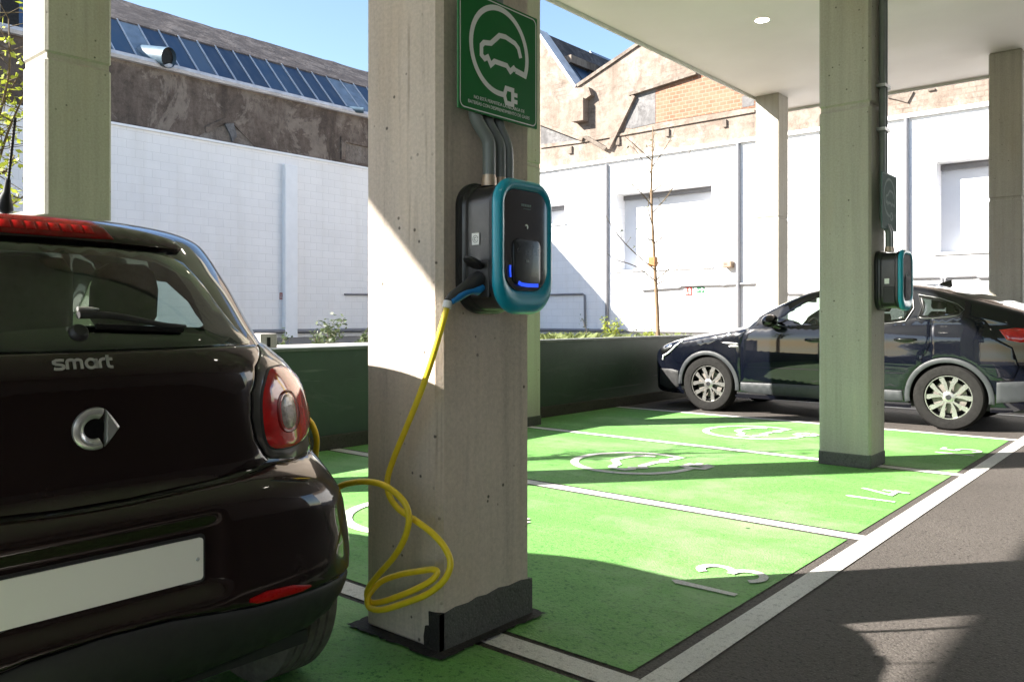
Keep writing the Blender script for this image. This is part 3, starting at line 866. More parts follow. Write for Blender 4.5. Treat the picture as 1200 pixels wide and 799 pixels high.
    onw([(741, 113), (768.3, 104.5), (768.3, 144.5), (741, 151), (733, 150)], 'grey_patch', M['plaster_grey'], .012)
    onw([(739.7, 109.5), (818, 84.8), (818, 88.5), (739.7, 113.5)], 'lintel', M['plaster_cream'], .14)
    onw([(743, 112), (746.5, 114), (716.5, 176), (712, 174)], 'raking_strut', M['stone_pale'], .12)
    onw([(684, 161), (690, 160), (714, 173.5), (711, 177)], 'raking_strut', M['plaster_cream'], .14)
    onw([(632, 146), (636, 144), (686, 162), (684, 166)], 'raking_strut', M['stone_pale'], .12)
    onw([(634, 147), (676, 163), (676, 166), (634, 172)], 'grey_patch', M['plaster_grey'], .01)
    onw([(676.5, 119), (690, 117), (690, 143), (676.5, 145)], 'brick_pier', M['stone_pale'], .3)
    onw([(668, 116), (676, 105), (694, 104), (697, 113), (690, 118), (676, 120)], 'corbel', M['stone_pale'], .2)
    onw([(634, 170), (680, 164.5), (740, 155), (768, 149), (885, 129), (885, 132), (768, 152.5), (680, 168), (634, 174)], 'string_course', M['stone_pale'], .05)
    for (x, y) in ((669, 176), (725, 166), (783, 156), (850, 145)): onw([(x-2.2, y-4), (x+2, y-4.6), (x+2.2, y+4), (x-2, y+4.6)], 'wall_anchor', M['plaster_cream'], .06)
    onw([(870, 113), (884, 110), (884, 124), (870, 126.5)], 'grey_patch', M['plaster_grey'], .02)
    onw([(1040, 112), (1052, 113), (1062, 117), (1068, 107), (1071, 108), (1064, 121), (1050, 117), (1040, 115)], 'bracket', M['plaster_cream'], .05)
    onw([(1088, 105), (1096, 104), (1096, 106), (1088, 107.5)], 'wall_anchor', M['plaster_cream'], .05)
    return t
warehouse()

# pipes and fittings fixed to the white walls
def wpipe(pts, r, label, name='wall_pipe', cat='pipe'):
    m = MB(); m.tube(pts, r, 8); o = m.build(name, M['pipe_wall'], smooth=50)
    return tag(o, label, cat, 'pipes on the white walls')
def vp(px, y0, y1, r, label):
    a, b_ = at(px, y0, Y=WY-.06), at(px, y1, Y=WY-.06); wpipe([(a.x, WY-.06, a.z), (a.x, WY-.06, .6)], r, label, 'downpipe')
vp(711, 193, 0, .045, 'grey downpipe on the white wall left of the big blocked window')
vp(865, 168, 0, .058, 'grey downpipe on the white wall beside the cream lamp box')
vp(1062, 139, 0, .05, 'grey downpipe on the white wall between the second charger and the right window')
W_ = lambda x, y: at(x, y, Y=WY-.05)
wpipe([W_(752, 340), W_(797, 337), W_(799, 335), W_(845, 333.4), W_(848, 334.8), W_(851, 333.4), W_(886, 332)], .035, 'thin conduit running above the red and green safety signs')
wpipe([W_(921, 344), W_(957, 344)], .03, 'short conduit on the white wall just right of the sunlit column')
wpipe([W_(1062, 325.5), W_(1101, 324.5), W_(1104, 326.5), W_(1104.5, 333)], .03, 'conduit bending down behind the roof fin of the dark blue car')
wpipe([W_(1107.5, 334), W_(1108, 326.5), W_(1110, 324.5), W_(1144, 323), W_(1146, 325), W_(1180, 324)], .03, 'conduit running right from above the roof fin of the dark blue car')
wpipe([W_(640, 345.5), W_(683, 344.5), W_(685, 346), W_(685.5, 384)], .03, 'thin conduit turning down at the foot of the shaded wall corner')
wpipe([Vector((FX+.1, 2, .83)), Vector((FX+.1, 19.9, .83))], .06, 'grey pipe running along the foot of the shaded white wall')
wpipe([Vector((-19.5, WY-.1, .83)), Vector((-5, WY-.1, .83))], .05, 'grey pipe running along the foot of the sunlit white wall')
p = at(404, 345, X=FX+.05); q = at(436, 345, X=FX+.05)
wpipe([p, q], .03, 'short conduit on the shaded wall just left of the nearest column')

def wall_box(px0, py0, px1, py1, mat, name, label, cat, d=.22, grp=None):
    a, b_ = at(px0, py0, Y=WY), at(px1, py1, Y=WY)
    t = thing(name, label, cat, ((a.x+b_.x)/2, WY, (a.z+b_.z)/2), 0, grp); hx, hz = (b_.x-a.x)/2, (a.z-b_.z)/2
    m = MB(); m.box(-hx, hx, -d, 0, -hz, hz); m.build('housing', mat, t, bevel=.03)
    m = MB(); m.box(-hx*.5, hx*.2, -d-.004, -d+.01, -hz*.3, hz*.5); m.build('lens', M['plaster_cream'], t)
wall_box(850, 306.5, 861, 313.5, M['cream_box'], 'wall_lamp', 'cream emergency lamp box on the sunlit wall beside the downpipe', 'lamp')

def wall_sign(px0, py0, px1, py1, plane, face, label, cat, parts):
    if plane == 'Y': a, b_ = at(px0, py0, Y=WY), at(px1, py1, Y=WY); c = Vector(((a.x+b_.x)/2, WY-.012, (a.z+b_.z)/2)); w = b_.x-a.x; fn = lambda u, v, d: Vector((u, -d, v))
    else: a, b_ = at(px0, py0, X=FX), at(px1, py1, X=FX); c = Vector((FX+.012, (a.y+b_.y)/2, (a.z+b_.z)/2)); w = b_.y-a.y; fn = lambda u, v, d: Vector((d, u, v))
    h = abs(a.z-b_.z)
    t = thing('safety_sign', label, cat, c)
    m = MB(); m.prism(rrect(w, h, .01, 3), fn, -.006, .006); m.build('board', face, t)
    m = MB(); parts(m, lambda u, v, d: fn(u, v, .0085+d), w, h); m.build('pictogram', M['sign_white'], t)
def fire(m, fn, w, h):
    m.ribbon([(-.42*w, .38*h), (-.42*w, -.38*h)], .05*w, fn); m.ribbon([(-.30*w, .34*h), (-.22*w, .1*h), (-.30*w, -.05*h)], .06*w, fn)
    m.ribbon([(-.32*w, -.14*h), (-.12*w, -.14*h), (-.12*w, -.34*h), (-.32*w, -.34*h)], .05*w, fn, closed=True)
    m.ribbon([(.12*w, -.32*h), (.12*w, .32*h), (.22*w, .32*h), (.34*w, .1*h), (.34*w, -.32*h)], .055*w, fn, closed=True)
def exitp(m, fn, w, h):
    m.ribbon([(-.38*w, .36*h), (-.24*w, .36*h), (-.24*w, -.36*h), (-.38*w, -.36*h)], .05*w, fn, closed=True)
    m.ribbon([(-.2*w, .2*h), (-.12*w, .02*h), (-.17*w, -.3*h)], .05*w, fn); m.ribbon([(-.14*w, .1*h), (-.04*w, -.02*h), (-.02*w, -.25*h)], .045*w, fn)
    m.ribbon([(.05*w, 0), (.34*w, 0)], .15*h, fn); m.ribbon([(.24*w, .32*h), (.42*w, 0), (.24*w, -.32*h)], .14*h, lambda a, b_, d: fn(a, b_, d+.0006))
wall_sign(803, 336.5, 811, 346, 'Y', M['sign_red'], 'red fire point sign with white figures on the sunlit wall', 'sign', fire)
wall_sign(813, 336.3, 825.5, 343, 'Y', M['exit_green'], 'green exit sign with running man and white arrow on the sunlit wall', 'sign', exitp)
wall_sign(327.5, 343, 334.5, 351, 'X', M['sign_red'], 'small red fire sign on the shaded white wall left of the nearest column', 'sign', fire)

# small utility block on the kerb
p = at(308, 409, X=-6.75)
t = thing('utility_block', 'small pale concrete utility block on the kerb behind the brown car', 'utility box', (p.x, p.y, .92))
m = MB(); m.box(-.1, .1, -.09, .09, 0, .135); m.build('block', M['kerb'], t, bevel=.008)
m = MB(); m.box(.098, .104, -.02, .015, .01, .10); m.build('slot', M['black'], t)

# downlights in the ceiling
def downlight(x, y, label):
    t = thing('downlight', label, 'lamp', (x, y, SLAB_Z), 0, 'downlights in the ceiling')
    m = MB(); m.lathe([(.085, -.003), (.10, -.006), (.105, 0.0), (.085, .0)], 32, closed=True); m.build('trim_ring', M['white'], t, smooth=40)
    m = MB(); m.lathe([(0, -.004), (.084, -.004)], 32); m.build('lamp_disc', M['lamp'], t)
p = at(893, 24, Z=SLAB_Z)
downlight(p.x, p.y, 'round lit downlight recessed in the pale ceiling beyond the nearest columns')
for (x, y) in ((-4.34, 5.4), (-4.34, .8), (.2, 10.0), (.2, 5.4), (.2, .8)):
    downlight(x, y, 'round lit downlight in the ceiling over the aisle and nearer bays, outside the view')
# =================================================================== CHARGERS, SIGNS, CONDUITS
def charger(loc, label, faded=False, plugged=False):
    """wall box; local x points out of the wall, y to the right seen from the front"""
    t = thing('wall_charger', label, 'charger', loc, 0, 'wall chargers on the columns')
    W, Hh = .315, .484
    def ring(d, x, rt=.095, rb=.115, n=10): return [Vector((x, a, b_)) for a, b_ in rrect(W-2*d, Hh-2*d, max(.01, rt-d), n, rb=max(.01, rb-d))]
    # housing with back flange
    m = MB()
    m.loft([ring(.004, 0.0), ring(.001, .012), ring(.001, .022), ring(.010, .028), ring(.013, .036), ring(.013, .044), ring(.020, .050),
            ring(.022, .09), ring(.020, .15), ring(.012, .158), ring(.010, .172), ring(.014, .178)])
    h = m.build('housing', M['ch_black'], t, smooth=32)
    # teal bezel: rounded ring, deeper chin
    def bez(d, x, dt=0, db=0, cap=None):
        o = []
        for a, b_ in rrect(W-2*d, Hh-2*d-dt-db, max(.012, .095-d*.9), 10, 0, (db-dt)/2, max(.012, .115-d*.9)): o.append(Vector((x, a, b_)))
        return o
    m = MB()
    rings = [bez(.012, .176), bez(.002, .180), bez(-.001, .188), bez(.002, .200), bez(.010, .209), bez(.018, .214, .001, .016), bez(.031, .211, .002, .038), bez(.037, .201, .002, .046)]
    m.loft(rings, cap0=False, cap1=False); m.build('bezel', M['teal'], t, smooth=60)
    # glossy face, slightly domed
    m = MB()
    m.loft([bez(.036, .200, .002, .045), bez(.0375, .2066, .003, .046), bez(.07, .2069, .01, .06), bez(.11, .207, .02, .09)], cap0=False)
    f = m.build('face', M['ch_gloss'] if not faded else M['face_grey'], t, smooth=60)
    m = MB()
    lower = [(a, b_-.055) for a, b_ in rrect(.150, .165, .025, 8)]
    m.loft([[Vector((.2065, a, b_)) for a, b_ in lower], [Vector((.2125, a*.985, (b_+.055)*.985-.055)) for a, b_ in lower], [Vector((.2135, a*.93, (b_+.055)*.93-.055)) for a, b_ in lower]], cap0=False)
    m.build('reader_panel', M['ch_mid'] if not faded else M['face_grey'], t, smooth=40)
    if not faded:
        fx = lambda a, b_, d: Vector((.2130+d, a, b_))
        m = MB(); m.ribbon([(-.052, -.130), (-.035, -.136), (0, -.1385), (.060, -.1375)], .0135, fx, t=.002)
        m.ribbon([(-.0925, -.070), (-.0935, -.09), (-.0905, -.112)], .0075, lambda a, b_, d: Vector((.2095+d, a, b_)), t=.002); m.build('led_bar', M['led'], t)
        m = MB(); m.ribbon(arc(0, .072, .0065, -60, 150, 12), .006, lambda a, b_, d: Vector((.2083+d, a, b_)), t=.0008); m.build('card_mark', M['sign_white'], f)
        m = MB(); m.lathe([(0, .2085), (.003, .2085)], 12, Matrix(((0, 0, 1, 0), (1, 0, 0, 0), (0, 1, 0, -.178), (0, 0, 0, 1)))); m.build('sensor_dot', M['sign_white'], f)
        m = MB()
        for k in range(6): m.ribbon([(-.025+.0095*k, .1445), (-.025+.0095*k, .1535)], .0065, lambda a, b_, d: Vector((.2079+d, a, b_)), t=.0004)
        for k in range(6): m.ribbon([(-.017+.007*k, .1365), (-.0125+.007*k, .1365)], .003, lambda a, b_, d: Vector((.2079+d, a, b_)), t=.0004)
        m.build('maker_mark', M['sign_pale'], f)
        m = MB(); m.ribbon([(-.008, -.052), (-.001, -.052)], .010, lambda a, b_, d: Vector((.2137+d, a, b_)), t=.0004); m.ribbon([(.001, -.052), (.008, -.052)], .010, lambda a, b_, d: Vector((.2137+d, a, b_)), t=.0004); m.build('reader_mark', M['pvc'], f)
    else:
        m = MB(); m.ribbon([(-.06, .03), (-.01, .06), (.03, .03), (.06, .035)], .012, lambda a, b_, d: Vector((.2085+d, a, b_)), t=.001); m.build('face_mark', M['sign_teal'], f)
    # socket side (towards -y): recess, hinged flap, small label
    ys = -W/2+.021
    m = MB(); m.box(.062, .152, ys-.004, ys+.01, -.185, -.052); m.build('socket_plate', M['plastic'], h, bevel=.006)
    m = MB(); m.box(.070, .105, ys-.0045, ys, .005, .047) if not faded else m.box(.075, .11, ys-.0045, ys, -.03, .012); l_ = m.build('sticker', M['tag_white'], h)
    if not faded:
        m = MB(); sx = lambda a, b_, d: Vector((.0875+a, ys-.0052-d, .026+b_))
        m.ribbon(arc(0, 0, .0125, 0, 345, 24), .0018, sx); m.ribbon(arc(0, 0, .0055, 40, 320, 16), .0022, sx); m.build('sticker_print', M['plastic'], l_)
    if plugged:
        m = MB(); c = Vector((.100, ys-.028, -.062)); rot = Matrix.Translation(c) @ Matrix.Rotation(R(-28), 4, 'X') @ Matrix.Rotation(R(4), 4, 'Y')
        m.lathe([(0, -.007), (.030, -.007), (.034, -.003), (.034, .004), (.030, .008), (0, .008)], 28, rot @ Matrix.Scale(1.25, 4, (0, 1, 0))); m.build('socket_flap', M['plastic'], h, smooth=40)
    return t
CH1 = charger((-2.083, 2.277, 1.456), 'teal rimmed black charger with lit blue bars and a yellow cable plugged in', plugged=True)
c1 = CH1.location

def conduits(base, pts_list, rs, label, grp='conduits above the chargers'):
    t = thing('conduit_bundle', label, 'conduit', base, 0, grp)
    for pts, r in zip(pts_list, rs):
        m = MB(); m.tube(catmull([Vector(p) for p in pts], 6), r, 14); o = m.build('conduit', M['pvc'], t, smooth=50)
        e = Vector(pts[-1])
        f = MB(); f.tube([e+Vector((0, 0, .001)), e+Vector((0, 0, .032))], r+.004, 14); f.tube([e+Vector((0, 0, .032)), e+Vector((0, 0, .042))], r+.001, 14); f.build('gland', M['fitting'], o, smooth=40)
# three conduits down the near column, curving in to the top of the charger
zt = 1.456+.242
base = Vector((-2.083, 2.30, 0))
def cpath(y0, y1, x0, x1): return [(x0, y0, 5.0-.003), (x0, y0, 3.2), (x0, y0, 2.2), (x0, y0, 1.99), (x0+.006, y0+.0, 1.93), (x1-.004, y1-.004, 1.86), (x1, y1, 1.81), (x1, y1, zt-.012)]
conduits(base, [cpath(-.10, -.055, .026, .055), cpath(-.03, .01, .026, .055), cpath(.03, .055, .026, .055)], [.0245, .019, .019],
         'three grey conduits running from the green sign into the plugged in charger')

def ev_sign(loc, label, board, ink, w, h, text=True):
    t = thing('charging_sign', label, 'sign', loc, 0, 'charging signs on the columns')
    fn = lambda a, b_, d: Vector((d, a, b_))
    m = MB(); m.prism(rrect(w, h, .004, 2), fn, -.003, .003); m.build('board', board, t)
    m = MB(); m.ribbon(rrect(w-.018, h-.018, .022, 6), .0042, lambda a, b_, d: Vector((.0036+d, a, b_)), closed=True); m.build('border', ink, t)
    m = MB(); ev_symbol(lambda a, b_, d: Vector((.0038+d, a, b_+.035)), .172 if text else .16, .020, m); m.build('symbol', ink, t)
    if text:
        for k, s_ in enumerate(('NO ESTÁ PERMITIDA LA RECARGA DE', 'BATERÍAS CON DESPRENDIMIENTO DE GASES')):
            me = text_mesh(s_, .0172, lambda x, y, z, q=k: (.0040+z, x, y-.164-.0205*q), .0004, spacing=.98)
            link('lettering', me, ink, t)
ev_sign((-2.026, 2.300, 2.163), 'bright green charging sign with white car and plug above the nearest charger', M['sign_green'], M['sign_white'], .446, .436)

# second column
c2x, c2y = -2.035, 6.955
CH2 = charger((c2x+.001, 6.985, 1.50), 'charger with faded grey face and no cable on the far column', faded=True)
zt2 = 1.50+.242
def c2path(y0, y1, x0, x1): return [(x0, y0, 5.0-.003), (x0, y0, 3.2), (x0, y0, 2.4), (x0, y0, 2.06), (x0+.004, y0, 2.0), (x1-.004, y1, 1.9), (x1, y1, 1.85), (x1, y1, zt2-.012)]
conduits(Vector((c2x, 6.96, 0)), [c2path(-.03, -.01, .035, .075), c2path(.03, .05, .035, .075)], [.024, .024], 'two tall dark conduits down the far column into the faded charger')
t2 = thing('pipe_bracket', 'metal clips holding the dark conduits to the far column', 'bracket', (c2x, 6.96, 0))
for z in (4.05, 3.05, 2.7):
    bk = MB(); bk.box(0, .07, -.075, .075, z, z+.025); bk.build('clip', M['galv'], t2)
ev_sign((c2x+.075, 6.97, 2.13), 'faded grey-green charging sign above the far charger', M['sign_teal'], M['sign_pale'], .40, .45, text=False)

# =================================================================== PLUG AND CABLE
def cable():
    t = thing('charging_cable', 'yellow charging cable looping from the nearest charger to the brown car', 'cable', (-2.2, 1.98, 0))
    o = Vector((-2.2, 1.98, 0))
    s = at(556, 331, Y=2.118); e = at(529, 350, Y=2.02)
    ax = (e-s).normalized()
    # connector: dark tapered grip with a blue saddle, white tag on the cable
    side = Vector((0, 0, 1))-ax*ax.z; side.normalize(); bn = ax.cross(side)
    if bn.x < 0: bn = -bn
    m = MB()
    pts = [s-ax*.03-o, s-o, s+ax*.03-o, s+ax*.07-o, s+ax*.11-o, e+ax*.004-o, e+ax*.02-o]
    m.tube(pts, [.030, .030, .027, .024, .022, .019, .013], 18); pl = m.build('plug', M['plug_grey'], t, smooth=50)
    m = MB()
    bp = [s-ax*.012-side*.026, s+ax*.018-side*.024, s+ax*.035-side*.014, s+ax*.06-side*.008, s+ax*.095-side*.006, s+ax*.128-side*.006]
    m.tube([p+bn*.016-o for p in bp], [.014, .018, .012, .0135, .014, .009], 12); m.build('grip', M['plug_blue'], pl, smooth=50)
    w0, w1 = e+ax*.016, at(523.5, 361, Y=2.0)
    m = MB(); m.tube([w0-o, w1-o], [.0155, .0165], 16); m.build('tag', M['tag_white'], t, smooth=40)
    r = .0112
    A = [(523.5, 361, 2.0), (517, 385, 1.985), (504, 428, 1.965), (490, 467, 1.955), (474, 506, 1.95), (461, 538, 1.945), (454, 562, 1.935), (456, 580, 1.925), (467, 596, 1.92), (486, 609, 1.92),
         (506, 624, 1.925), (521, 641, 1.925), (528, 660, 1.92), (520, 680, 1.91), (500, 696, 1.90), (472, 707, 1.89), (448, 714, 1.885), (434, 712, 1.885), (430.5, 703, 1.89), (434, 694, 1.905),
         (447, 681, 1.93), (468, 673, 1.945), (490, 669, 1.955), (507, 667, 1.96), (512.5, 671, 1.96), (505, 680, 1.95), (487, 690, 1.935), (465, 699, 1.92), (446, 705, 1.91), (434, 705, 1.905),
         (430, 696, 1.90), (434, 685, 1.895), (446, 670, 1.89), (461, 653, 1.885), (473, 633, 1.88), (479, 611, 1.875), (476, 592, 1.87), (463, 577, 1.86), (446, 567, 1.845), (426, 564, 1.83), (405, 567, 1.82), (392, 572, 1.81),
         (378, 570, 1.80), (368, 556, 1.79), (369.5, 535, 1.785), (371, 515, 1.775), (366, 498, 1.765), (358, 489, 1.75), (350, 487, 1.70)]
    P = [at(x, y, Y=Y)-o for x, y, Y in A]
    for p in P: p.z = max(p.z, r+.004)
    m = MB(); m.tube(catmull(P, 7), r, 12); m.build('cord', M['yellow'], t, smooth=60)
    return t
cable()

# =================================================================== PLANTS
def leaf_cluster(mb, c, r, n, size, rnd, flat=.5):
    for _ in range(n):
        d = Vector((rnd.gauss(0, 1), rnd.gauss(0, 1), rnd.gauss(0, 1))).normalized()*r*rnd.random()**.5
        p = Vector(c)+d
        a = Vector((rnd.gauss(0, 1), rnd.gauss(0, 1), rnd.gauss(0, flat))).normalized(); b_ = a.orthogonal().normalized()
        b_ = (Matrix.Rotation(rnd.random()*6.28, 3, a) @ b_)
        s = size*(.6+.8*rnd.random())
        mb.add([p-a*s*.1, p+a*s*.4+b_*s*.28, p+a*s, p+a*s*.4-b_*s*.28], [(0, 1, 2, 3)])
def weed(x, y, z, h, label, mat, seed, n=5, size=.05):
    rnd = random.Random(seed)
    t = thing('weed', label, 'plant', (x, y, z), 0, 'weeds along the planting bed')
    st = MB(); lf = MB()
    for k in range(n):
        a = rnd.random()*6.28; hh = h*(.45+.55*rnd.random()) if k else h
        pts = [Vector((0, 0, 0))]+[Vector((math.cos(a)*.35*hh*q*q, math.sin(a)*.35*hh*q*q, hh*q)) for q in (.3, .6, 1)]
        st.tube(pts, [.006, .005, .004, .002], 5)
        for q in range(9):
            u = .15+.85*q/8; p = pts[-1]*u; p.z = hh*u
            leaf_cluster(lf, p, .055*h/.4+.02, 7, size, rnd)
    st.build('stem', M['twig'], t); lf.build('foliage', mat, t)
def bedplant(px, pytop, pybase_z, X, label, mat, seed, n=5, size=.05):
    p = at(px, 388, X=X); top = at(px, pytop, X=X).z
    weed(p.x, p.y, pybase_z, max(.15, top-pybase_z), label, mat, seed, n, size)
bedplant(385, 372, .66, -8.2, 'tallest dark green weed behind the low wall, left of the nearest column', M['leaf_g'], 1, 6, .055)
bedplant(371, 391, .66, -8.0, 'low dark weed beside the tallest weed, on its left', M['leaf_g'], 2, 4, .05)
bedplant(325, 391, .66, -8.4, 'dark weed just right of the utility block', M['leaf_g'], 3, 4, .05)
bedplant(420, 390, .66, -8.3, 'dark weed close to the left edge of the nearest column', M['leaf_g'], 4, 4, .05)
bedplant(430, 391, .66, -8.1, 'small dark weed touching the left edge of the nearest column', M['leaf_g'], 14, 4, .05)
bedplant(718, 372, .66, -8.6, 'bright yellow-green weed beside the left downpipe', M['leaf_f'], 5, 5, .06)
bedplant(733, 392, .66, -8.6, 'thin grey weed right of the bright yellow-green weed', M['leaf_g'], 6, 2, .03)
bedplant(745, 386, .66, -8.8, 'small grey weed between the bright weed and the sapling', M['leaf_g'], 7, 3, .035)
bedplant(760, 385, .66, -8.5, 'yellow-green weed at the foot of the sapling', M['leaf_f'], 8, 4, .045)
bedplant(690, 372, .66, -8.5, 'single tall dry stalk near the shaded wall corner', M['leaf_g'], 9, 1, .03)
def grass_patch(px0, px1, X, seed, hh=.26, n=500):
    rnd = random.Random(seed); mb = MB(); a, b_ = at(px0, 390, X=X), at(px1, 390, X=X)
    for _ in range(n):
        y = a.y+(b_.y-a.y)*rnd.random(); x = X+rnd.gauss(0, .25); h = hh*(.4+.8*rnd.random()); ang = rnd.random()*6.28
        d = Vector((math.cos(ang), math.sin(ang), 0)); s = Vector((-d.y, d.x, 0))*.0035; q = Vector((x, y, .66))
        mb.add([q-s, q+s, q+d*h*.3+Vector((0, 0, h*.8))+s*.5, q+d*h*.75+Vector((0, 0, h))], [(0, 1, 2, 3)])
    o = mb.build('grass', M['grass'], fix=False); o['kind'] = 'stuff'
grass_patch(636, 700, -8.2, 11); grass_patch(380, 440, -8.6, 12, .16, 200); grass_patch(700, 800, -8.9, 13, .2, 260)

def branch(mb, p, d, L, r, rnd, depth, tips, n=6):
    pts = [p]; q = p.copy(); dd = d.copy()
    for k in range(n):
        dd = (dd+Vector((rnd.gauss(0, .08), rnd.gauss(0, .08), rnd.gauss(.03, .06)))).normalized(); q = q+dd*L/n; pts.append(q.copy())
    mb.tube(pts, [r*(1-.75*k/n) for k in range(n+1)], 6)
    tips.append((pts[-1], r*.3))
    if depth > 0:
        for k in range(2, n+1):
            if rnd.random() < .75:
                a = rnd.random()*6.28; side = dd.orthogonal().normalized(); side = Matrix.Rotation(a, 3, dd) @ side
                branch(mb, pts[k], (dd*.75+side*.65+Vector((0, 0, .25))).normalized(), L*.42*(.6+.6*rnd.random()), r*.42, rnd, depth-1, tips, 4)
                tips.append((pts[k], r*.4))
def sapling():
    X = -8.1; b_ = at(770, 400, X=X); rnd = random.Random(21)
    t = thing('sapling', 'bare young tree with a wooden tag in front of the sunlit white wall', 'tree', (b_.x, b_.y, .66))
    o = Vector((b_.x, b_.y, .66))
    P = lambda x, y: at(x, y, X=X)-o
    tr = MB(); px = [(771.5, 394), (770, 360), (768, 325), (766, 290), (764, 250), (763.5, 215), (764.5, 185), (765, 160), (765, 148)]
    pts = [P(*q) for q in px]; pts[0].z = -.02
    tr.tube(catmull(pts, 3), [.045-.038*i/24 for i in range(25)], 8); tr.build('trunk', M['bark'], t, smooth=60)
    cr = MB(); lf = MB(); tips = []
    specs = [((768, 317), (745, 292), (730, 268), (723, 245)), ((769, 330), (750, 312), (733, 304), (727, 296)), ((769, 328), (785, 312), (793, 303), (794, 294)), ((770, 333), (784, 325), (790, 318), (796, 312)),
             ((767, 285), (776, 277), (783, 270), (787, 258)), ((765, 282), (755, 278), (751, 276)), ((764, 262), (756, 245), (755, 220), (752, 200)), ((764, 250), (772, 235), (780, 215), (784, 200)),
             ((763, 240), (752, 225), (742, 215), (736, 205)), ((764, 225), (775, 212), (785, 195), (790, 172)), ((764, 215), (757, 195), (756, 170)), ((765, 195), (771, 180), (779, 160)), ((765, 190), (758, 175), (748, 158)), ((768, 310), (780, 300), (786, 297)), ((765, 178), (772, 165), (783, 150)), ((764, 205), (755, 190), (744, 172))]
    for s_ in specs:
        y = rnd.uniform(-.25, .25); pp = []
        for k, q in enumerate(s_):
            v = P(*q); v.x += y*k*.6; pp.append(v)
        c = catmull(pp, 4); n = len(c)
        cr.tube(c, [.013*(1-.75*i/(n-1)) for i in range(n)], 6)
        for i in range(2, n, 1):
            if rnd.random() < .6:
                d = Vector((rnd.gauss(0, .06), rnd.gauss(0, .06), rnd.gauss(.05, .05))); cr.tube([c[i], c[i]+d], [.004, .002], 4)
                if rnd.random() < .7: leaf_cluster(lf, c[i]+d, .02, 2, .045, rnd)
    cr.build('branch', M['twig'], t, smooth=60); lf.build('leaf', M['leaf_g'], t)
    q = P(764.5, 307); m = MB(); m.box(-.07, .075, -.07, .06, -.09, .085, Matrix.Translation(q+Vector((.05, -.06, 0)))); m.build('wooden_tag', M['timber'], t, bevel=.008)
sapling()
def left_tree():
    X = -7.2; rnd = random.Random(5); b_ = at(-70, 300, X=X); o = Vector((b_.x, b_.y, .66))
    t = thing('young_tree', 'young tree with fresh yellow-green leaves at the left edge of the view', 'tree', o)
    tr = MB(); pts = [Vector((0, 0, 0)), Vector((.02, .05, 1.2)), Vector((0, .1, 2.4)), Vector((.03, .12, 3.8))]; c = catmull(pts, 5); tr.tube(c, [.05-.04*i/(len(c)-1) for i in range(len(c))], 8); tr.build('trunk', M['bark'], t, smooth=60)
    br = MB(); lf = MB(); tips = []
    P = lambda x, y: at(x, y, X=X+.1)-o
    for s_ in (((-60, 330), (-20, 240), (2, 160), (22, 100)), ((-60, 300), (-25, 200), (0, 100), (14, 20)), ((-50, 260), (-10, 210), (8, 200), (24, 180)), ((-50, 330), (-10, 290), (8, 250), (26, 228)), ((-60, 240), (-20, 130), (2, 60), (10, 8)),
               ((-60, 250), (-30, 150), (-20, 60), (-12, -40)), ((-60, 320), (-40, 220), (-34, 120), (-40, 10)), ((-50, 250), (-6, 160), (6, 130), (12, 95))):
        pp = [P(*q) for q in s_]
        for k, v in enumerate(pp): v.x += rnd.uniform(-.1, .1)*k
        c = catmull(pp, 5); n = len(c); br.tube(c, [.016*(1-.7*i/(n-1)) for i in range(n)], 6)
        for i in range(4, n):
            for _ in range(4):
                d = Vector((rnd.gauss(0, .10), rnd.gauss(0, .10), rnd.gauss(0, .10)))
                if rnd.random() < .6: br.tube([c[i], c[i]+d], [.004, .002], 4); leaf_cluster(lf, c[i]+d, .04, 3, .055, rnd)
    br.build('branch', M['twig'], t, smooth=60); lf.build('foliage', M['leaf_y'], t)
left_tree()
